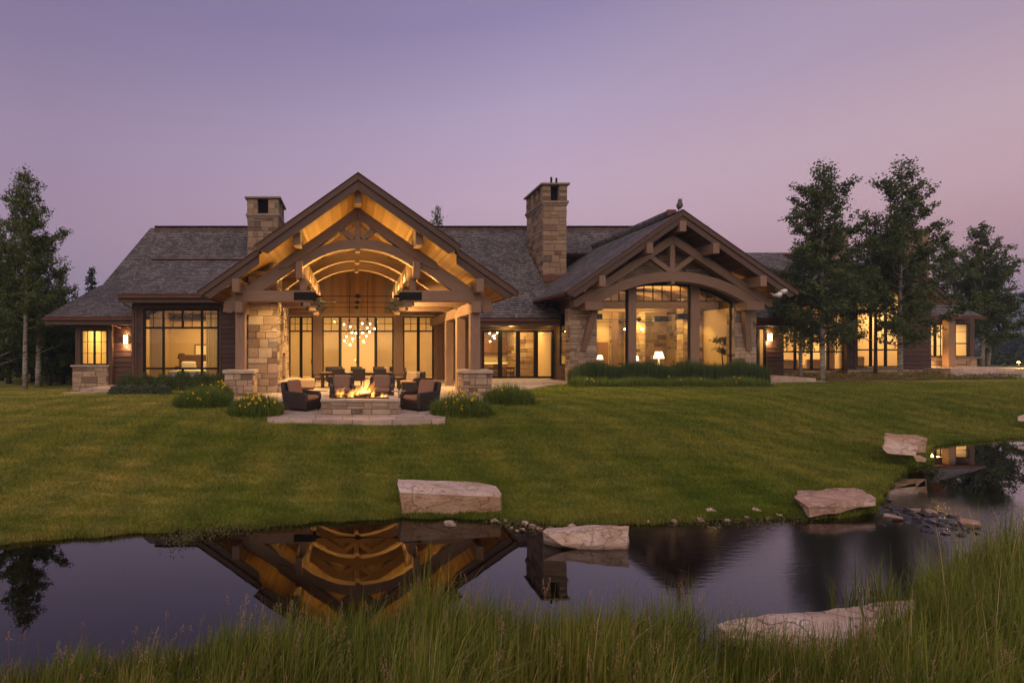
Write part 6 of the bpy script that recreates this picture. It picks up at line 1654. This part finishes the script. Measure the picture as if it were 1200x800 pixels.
for i, (xp, l) in enumerate(((150, 'clipped boxwood at the end of its row nearest the step and sconce'), (170, 'clipped boxwood second from the step below the bedroom window'), (192, 'clipped boxwood in the middle of the row under the bedroom window'), (213, 'clipped boxwood under the bedside lamp of the bedroom window'), (235, 'clipped boxwood behind the dense daylily clump'), (254, 'clipped boxwood at the stone pier end of its row'))):
    leaf_bush('boxwood_shrub', l, px(xp, 25.3), 25.3, 1.1, 1.0, 1.0-.06*(i % 3), 5200, 'box_leaf', 40+i, .026, 'boxwoods under the bedroom window')
for i, (xp, l) in enumerate(((138, 'grey green sage bush nearest the west step'), (155, 'grey green sage bush second from the west step'), (172, 'grey green sage bush before the middle boxwoods'), (190, 'grey green sage bush touching the dense daylily clump'))):
    leaf_bush('sage_bush', l, px(xp, 23.3), 23.3, .86, .7, .48, 2600, 'lav_leaf', 60+i, .028, 'sage bushes before the boxwoods')
# border below the great room window: sword leaves behind, low daylilies before
def border(name, label, xa, xb, ya, yb, h, n, mat, seed, width, droop, cat='plant border', fl=0):
    rs = np.random.default_rng(seed); s = thing(name, label, cat, ((xa+xb)/2, (ya+yb)/2, gz((xa+xb)/2, ya)))
    xx = rs.uniform(xa, xb, n); yy = rs.uniform(ya, yb, n); cl = .94+.2*np.sin(xx*3.7+seed)*np.sin(xx*1.3+yy)+.06*np.sin(xx*9)
    o = blades('foliage', np.stack([xx, yy, ground(xx, yy)], 1), h*cl*rs.uniform(.72, 1.12, n), width, mat, rs, s, droop)
    if fl:
        mb = MB('lily', seed)
        for i in range(fl):
            c = Vector((rs.uniform(xa, xb), ya-.1, gz(xa, ya)+h*rs.uniform(.5, 1.0)))
            for k2 in range(6): an = k2*PI/3; mb.face([c, c+Vector((math.cos(an-.4)*.03, -.02, math.sin(an-.4)*.03)), c+Vector((math.cos(an)*.05, -.02, math.sin(an)*.05)), c+Vector((math.cos(an+.4)*.03, -.02, math.sin(an+.4)*.03))], .5)
        mb.build('flowers', s)
    return s
border('iris_border', 'tall sword leaved border along the stone wall under the arched window', px(672, 29.6), px(892, 29.6), 28.9, 30.5, 1.28, 27000, 'hedge_leaf', 5, .03, .25)
border('daylily_border', 'low daylily edging in front of the sword leaved border', px(672, 28.0), px(898, 28.0), 27.4, 28.7, .66, 14000, 'lily_leaf', 6, .024, .8, fl=9)
# planting bed under the aspens
def bed_mat():
    k = NT('bark_mulch', .95, .1); n = k.noise(22, 5, k.co('Object'), .65); k.base(k.ramp(n, [(.3, (.05,.028,.02)), (.7, (.15,.09,.06))])).bump(n, .8, .03); return k.m
M['mulch'] = bed_mat()
def bed():
    top = [(26.3, 30.9), (29, 30.5), (33, 31.6), (37.5, 31.8), (39.0, 32.5), (35.3, 34.9), (27.0, 35.3), (26.6, 33)]
    b = MB('mulch'); n = len(top); c = (32, 33)
    P = [(c[0]+(x-c[0])*t, c[1]+(y-c[1])*t) for t in (1, .96, .7, .4) for x, y in top]
    V = [(x, y, gz(x, y)+(-.05 if i < n else .05)) for i, (x, y) in enumerate(P)]+[(c[0], c[1], gz(*c)+.05)]
    fs = [(r_*n+i, r_*n+(i+1) % n, (r_+1)*n+(i+1) % n, (r_+1)*n+i) for r_ in range(3) for i in range(n)]+[(3*n+i, 3*n+(i+1) % n, 4*n) for i in range(n)]
    b.mesh(V, fs); return b.build('planting_bed')
tag(bed(), kind='structure')
def ground_cover():
    rs = np.random.default_rng(9); n = 5200; cl = rs.uniform(0, 1, (140, 2))*np.array([11.5, 3.6])+np.array([26.8, 31.2])
    p = cl[rs.integers(0, 140, n)]+rs.normal(size=(n, 2))*.2; p = p[(p[:, 1] > 30.9) & (p[:, 1] < 35)]
    return leaf_mesh('ground_cover', np.stack([p[:, 0], p[:, 1], ground(p[:, 0], p[:, 1])+.06+rs.uniform(0, .22, len(p))], 1), .055, 'cover', rs)
tag(ground_cover(), kind='stuff')

# --- grass
def grass_mat(name, stops, tr=.35, turf=False):
    k = NT(name, .65, .2)
    if turf: c = k.mix(1.0, turf_colour(k)[0], k.ramp(k.attr(), stops), 'MULTIPLY')
    else:
        g = k.n.new('ShaderNodeNewGeometry'); n = k.noise(.9, 3, g.outputs['Position'], .5); c = k.ramp(k.attr(), stops)
        c = k.mix(k.ramp(n, [(.35, (0,)*3), (.68, (.55,)*3)]), c, k.mix(1.0, c, (1.35, 1.02, .8), 'MULTIPLY'))
    k.base(c); tl = k.n.new('ShaderNodeBsdfTranslucent'); k.l.new(c, tl.inputs[0]); mx = k.n.new('ShaderNodeMixShader'); mx.inputs[0].default_value = tr
    k.l.new(k.b.outputs[0], mx.inputs[1]); k.l.new(tl.outputs[0], mx.inputs[2]); k.l.new(mx.outputs[0], k.out.inputs[0]); return k.m
M['tall_grass'] = grass_mat('meadow_grass', [(0, (.070,.110,.013)), (.42, (.145,.185,.024)), (.72, (.215,.225,.040)), (.9, (.34,.28,.09)), (1, (.46,.36,.17))])
M['turf'] = grass_mat('turf_blades', [(0, (.55,.6,.5)), (.6, (1.1,1.1,1.05)), (1, (2.0,1.8,1.8))], .3, True)
def tall_grass():
    rs = np.random.default_rng(17); n = 250000
    x = rs.uniform(-5.0, 15.5, n); dn = rs.uniform(-.05, 1, n)**1.0*4.2; y = nearY(x)-dn
    # the view only reaches the strip between the bank and the lower edge of the picture
    pxx = CX+x*F/np.maximum(y, .5); keep = (y > 2.6) & (pxx > -60) & (pxx < 1270)
    dens = np.where(dn < 3.2, 1.0, .6)*np.where(y > 5.8, .62, 1.0)
    tuft = .5+.5*np.sin(x*3.7+np.sin(y*5.1))*np.sin(y*4.3+x*1.1)
    keep &= rs.uniform(0, 1, n) < dens*(.45+.55*tuft)
    # thinner cover over the flat slab and where the water comes close
    py_ = CY+(CAMH-.1)*F/np.maximum(y, .5)
    keep &= ~((pxx > 838) & (pxx < 1075) & (y > 4.8) & (rs.uniform(0, 1, n) < .985))
    keep &= ~((pxx > 815) & (pxx < 1000) & (dn < .5) & (rs.uniform(0, 1, n) < .75))
    keep &= ~((pxx < 200) & (dn < .18) & (rs.uniform(0, 1, n) < .6))
    x, y, dn, tuft = x[keep], y[keep], dn[keep], tuft[keep]; n = len(x)
    pxx = CX+x*F/y
    hmul = np.interp(pxx, [0, 180, 260, 480, 620, 700, 780, 830, 1000, 1080, 1200], [.50, .58, .85, 1.22, 1.0, 1.12, 1.16, .84, .98, 1.25, 1.42])
    hmul = hmul*(1+.20*np.sin(x*2.3+1)*np.sin(x*5.9+y*2)+.12*np.sin(x*11+y*3))
    h = .74*hmul*rs.uniform(.45, 1.2, n)*(.72+.35*tuft)*np.clip(.6+dn*1.2, .6, 1)
    z = np.maximum(ground(x, y), -.05)
    lean = np.array([.30, -.05, 0.0])
    tint = np.clip(rs.beta(1.3, 2.6, n)*1.05+.12*tuft, 0, 1)
    o = blades('tall_grass', np.stack([x, y, z-.01], 1), h, .0088, 'tall_grass', rs, None, .62, lean, 4, tint)
    # flowering stalks with loose seed heads
    b = MB('seedhead', 3)
    k = rs.choice(n, 520, replace=False)
    for i in k:
        L = min(.72, h[i]*rs.uniform(1.15, 1.5)); q = rs.uniform(-.12, .22); p0 = Vector((x[i], y[i], z[i])); p1 = p0+Vector((q*.4*L, 0, L*.6)); p2 = p0+Vector((q*L, rs.uniform(-.05, .05), L))
        t = rs.uniform(0, 1); b.tube([p0, p1, p2], [.0018, .0015, .001], 3, t)
        if rs.uniform() < .8:
            for j in range(16):
                u = j/16; c = p2+(p1-p2)*u*.42+Vector((rs.normal()*.010, rs.normal()*.010, 0))*(.4+u*1.6); a = Vector((rs.normal()*.4+.4, rs.normal()*.4, 1)).normalized()*.008; s_ = Vector((.0028, 0, 0))
                b.face([c-a, c+s_, c+a, c-s_], t)
    s = b.build('grass_seed_heads'); return o, s
M['seedhead'] = grass_mat('seed_heads', [(0, (.23,.14,.10)), (1, (.40,.28,.17))], .3)
for o in tall_grass(): tag(o, kind='stuff')
def reeds():
    rs = np.random.default_rng(21); n = 170; x = rs.normal(5.3, .28, n); y = nearY(x)+rs.uniform(-.15, .35, n)
    return blades('reeds', np.stack([x, y, np.full(n, -.1)], 1), rs.uniform(.45, .85, n), .012, 'tall_grass', rs, None, .5, np.array([.1, 0, 0]), 5, rs.uniform(0, .5, n))
tag(reeds(), kind='stuff')
def bank_fringe():
    """unmown fringe and weeds where the lawn meets the water"""
    rs = np.random.default_rng(23); n = 34000; x = rs.uniform(-7.5, 22, n); d = rs.exponential(.16, n)-.04; y = bankY(x)+d
    k = d < .9; x, y, d = x[k], y[k], d[k]; n = len(x)
    h = (.055+.07*np.exp(-d/.15))*rs.uniform(.4, 1.25, n)
    return blades('bank_grass', np.stack([x, y, ground(x, y)-.005], 1), h, .008, 'turf', rs, None, .9, np.array([0, -.25, 0]), 2, np.clip(rs.beta(1.5, 2, n), 0, 1))
tag(bank_fringe(), kind='stuff')
def water_weed():
    rs = np.random.default_rng(29); c = []
    for xp, yp, n, sx_, sy_ in ((232, 626, 500, .22, .09), (255, 622, 600, .3, .06), (215, 632, 260, .12, .1), (290, 618.5, 400, .3, .04), (610, 616, 420, .22, .07), (625, 612, 350, .25, .05), (640, 622, 160, .1, .06), (860, 611, 500, .5, .05), (930, 608, 400, .3, .05), (800, 614, 300, .4, .04)):
        Y = CAMH*F/(yp-CY); x = px(xp, Y); c.append(np.stack([rs.normal(x, sx_, n), rs.normal(Y, sy_*2.2, n), rs.uniform(.005, .05, n)], 1))
    C = np.concatenate(c); return leaf_mesh('water_weed', C, .016, 'cover', rs, None, -.5)
tag(water_weed(), kind='stuff')
def lawn_blades():
    """short turf: one tuft of blades and its places, instanced by geometry nodes"""
    rs = np.random.default_rng(33); N = 150000
    r = rs.uniform(8.0, 30, N); 
    a = rs.uniform(-.72, 1.28, N); y = r; x = a*r       # even over the picture, so thinning with distance
    keep = (y-bankY(x) > .03)
    def inside(poly):
        r_ = np.zeros(len(x), bool); m_ = len(poly)
        for i in range(m_):
            (xa, ya), (xb, yb) = poly[i], poly[(i+1) % m_]
            if ya != yb: r_ ^= ((ya > y) != (yb > y)) & (x < (xb-xa)*(y-ya)/(yb-ya)+xa)
        return r_
    for poly in (PATIO, [(7.6, 30.1), (12.2, 30.1), (12.2, 36), (7.6, 36)], [(12, 28.8), (23, 28.8), (23, 36), (12, 36)], [(22, 30.3), (39.1, 30.3), (39.1, 40), (22, 40)], [(-13.7, 25.9), (-11, 25.9), (-11, 32), (-13.7, 32)], [(-15.2, 28.4), (-5, 28.4), (-5, 40), (-15.2, 40)]): keep &= ~inside(poly)
    x, y = x[keep], y[keep]; n = len(x); z = ground(x, y)
    k = 22; az = rs.uniform(0, 2*PI, k); rad = np.sqrt(rs.uniform(0, 1, k))*.10; bx_, by_ = rad*np.cos(az), rad*np.sin(az); V, Q, T = [], [], []
    for i in range(k):
        t = rs.uniform(0, 2*PI); w = .006; h = rs.uniform(.022, .055); l = rs.uniform(-.02, .03, 2)
        V += [(bx_[i]-w*math.cos(t), by_[i]-w*math.sin(t), -.005), (bx_[i]+w*math.cos(t), by_[i]+w*math.sin(t), -.005), (bx_[i]+l[0], by_[i]+l[1], h)]; Q.append((3*i, 3*i+1, 3*i+2)); T.append(rs.uniform())
    m = len(V); me = bpy.data.meshes.new('lawn_grass')
    me.from_pydata(V+list(zip(x.tolist(), y.tolist(), z.tolist())), [], Q)
    at = me.attributes.new('tint', 'FLOAT', 'FACE'); at.data.foreach_set('value', T)
    a2 = me.attributes.new('place', 'BOOLEAN', 'POINT'); a2.data.foreach_set('value', [False]*m+[True]*n)
    a3 = me.attributes.new('size', 'FLOAT', 'POINT'); a3.data.foreach_set('value', [1.0]*m+list(np.clip(y/11, .85, 2.2)*rs.uniform(.75, 1.2, n)))
    me.materials.append(M['turf']); o = bpy.data.objects.new('lawn_grass', me); COL.objects.link(o)
    g = bpy.data.node_groups.new('tufts', 'GeometryNodeTree'); g.interface.new_socket('Geometry', in_out='INPUT', socket_type='NodeSocketGeometry'); g.interface.new_socket('Geometry', in_out='OUTPUT', socket_type='NodeSocketGeometry')
    gn, gl = g.nodes, g.links; gi = gn.new('NodeGroupInput'); go = gn.new('NodeGroupOutput')
    sp = gn.new('GeometryNodeSeparateGeometry'); na = gn.new('GeometryNodeInputNamedAttribute'); na.data_type = 'BOOLEAN'; na.inputs['Name'].default_value = 'place'
    ns = gn.new('GeometryNodeInputNamedAttribute'); ns.data_type = 'FLOAT'; ns.inputs['Name'].default_value = 'size'
    ip = gn.new('GeometryNodeInstanceOnPoints'); rv = gn.new('FunctionNodeRandomValue'); rv.data_type = 'FLOAT_VECTOR'; rv.inputs[1].default_value = (.12, .12, 6.28)
    gl.new(gi.outputs[0], sp.inputs[0]); gl.new([q for q in na.outputs if q.enabled][0], sp.inputs[1]); gl.new(sp.outputs[0], ip.inputs['Points']); gl.new(sp.outputs[1], ip.inputs['Instance'])
    gl.new(rv.outputs[0], ip.inputs['Rotation']); gl.new([q for q in ns.outputs if q.enabled][0], ip.inputs['Scale']); gl.new(ip.outputs[0], go.inputs[0])
    md = o.modifiers.new('tufts', 'NODES'); md.node_group = g
    return o
tag(lawn_blades(), kind='stuff')
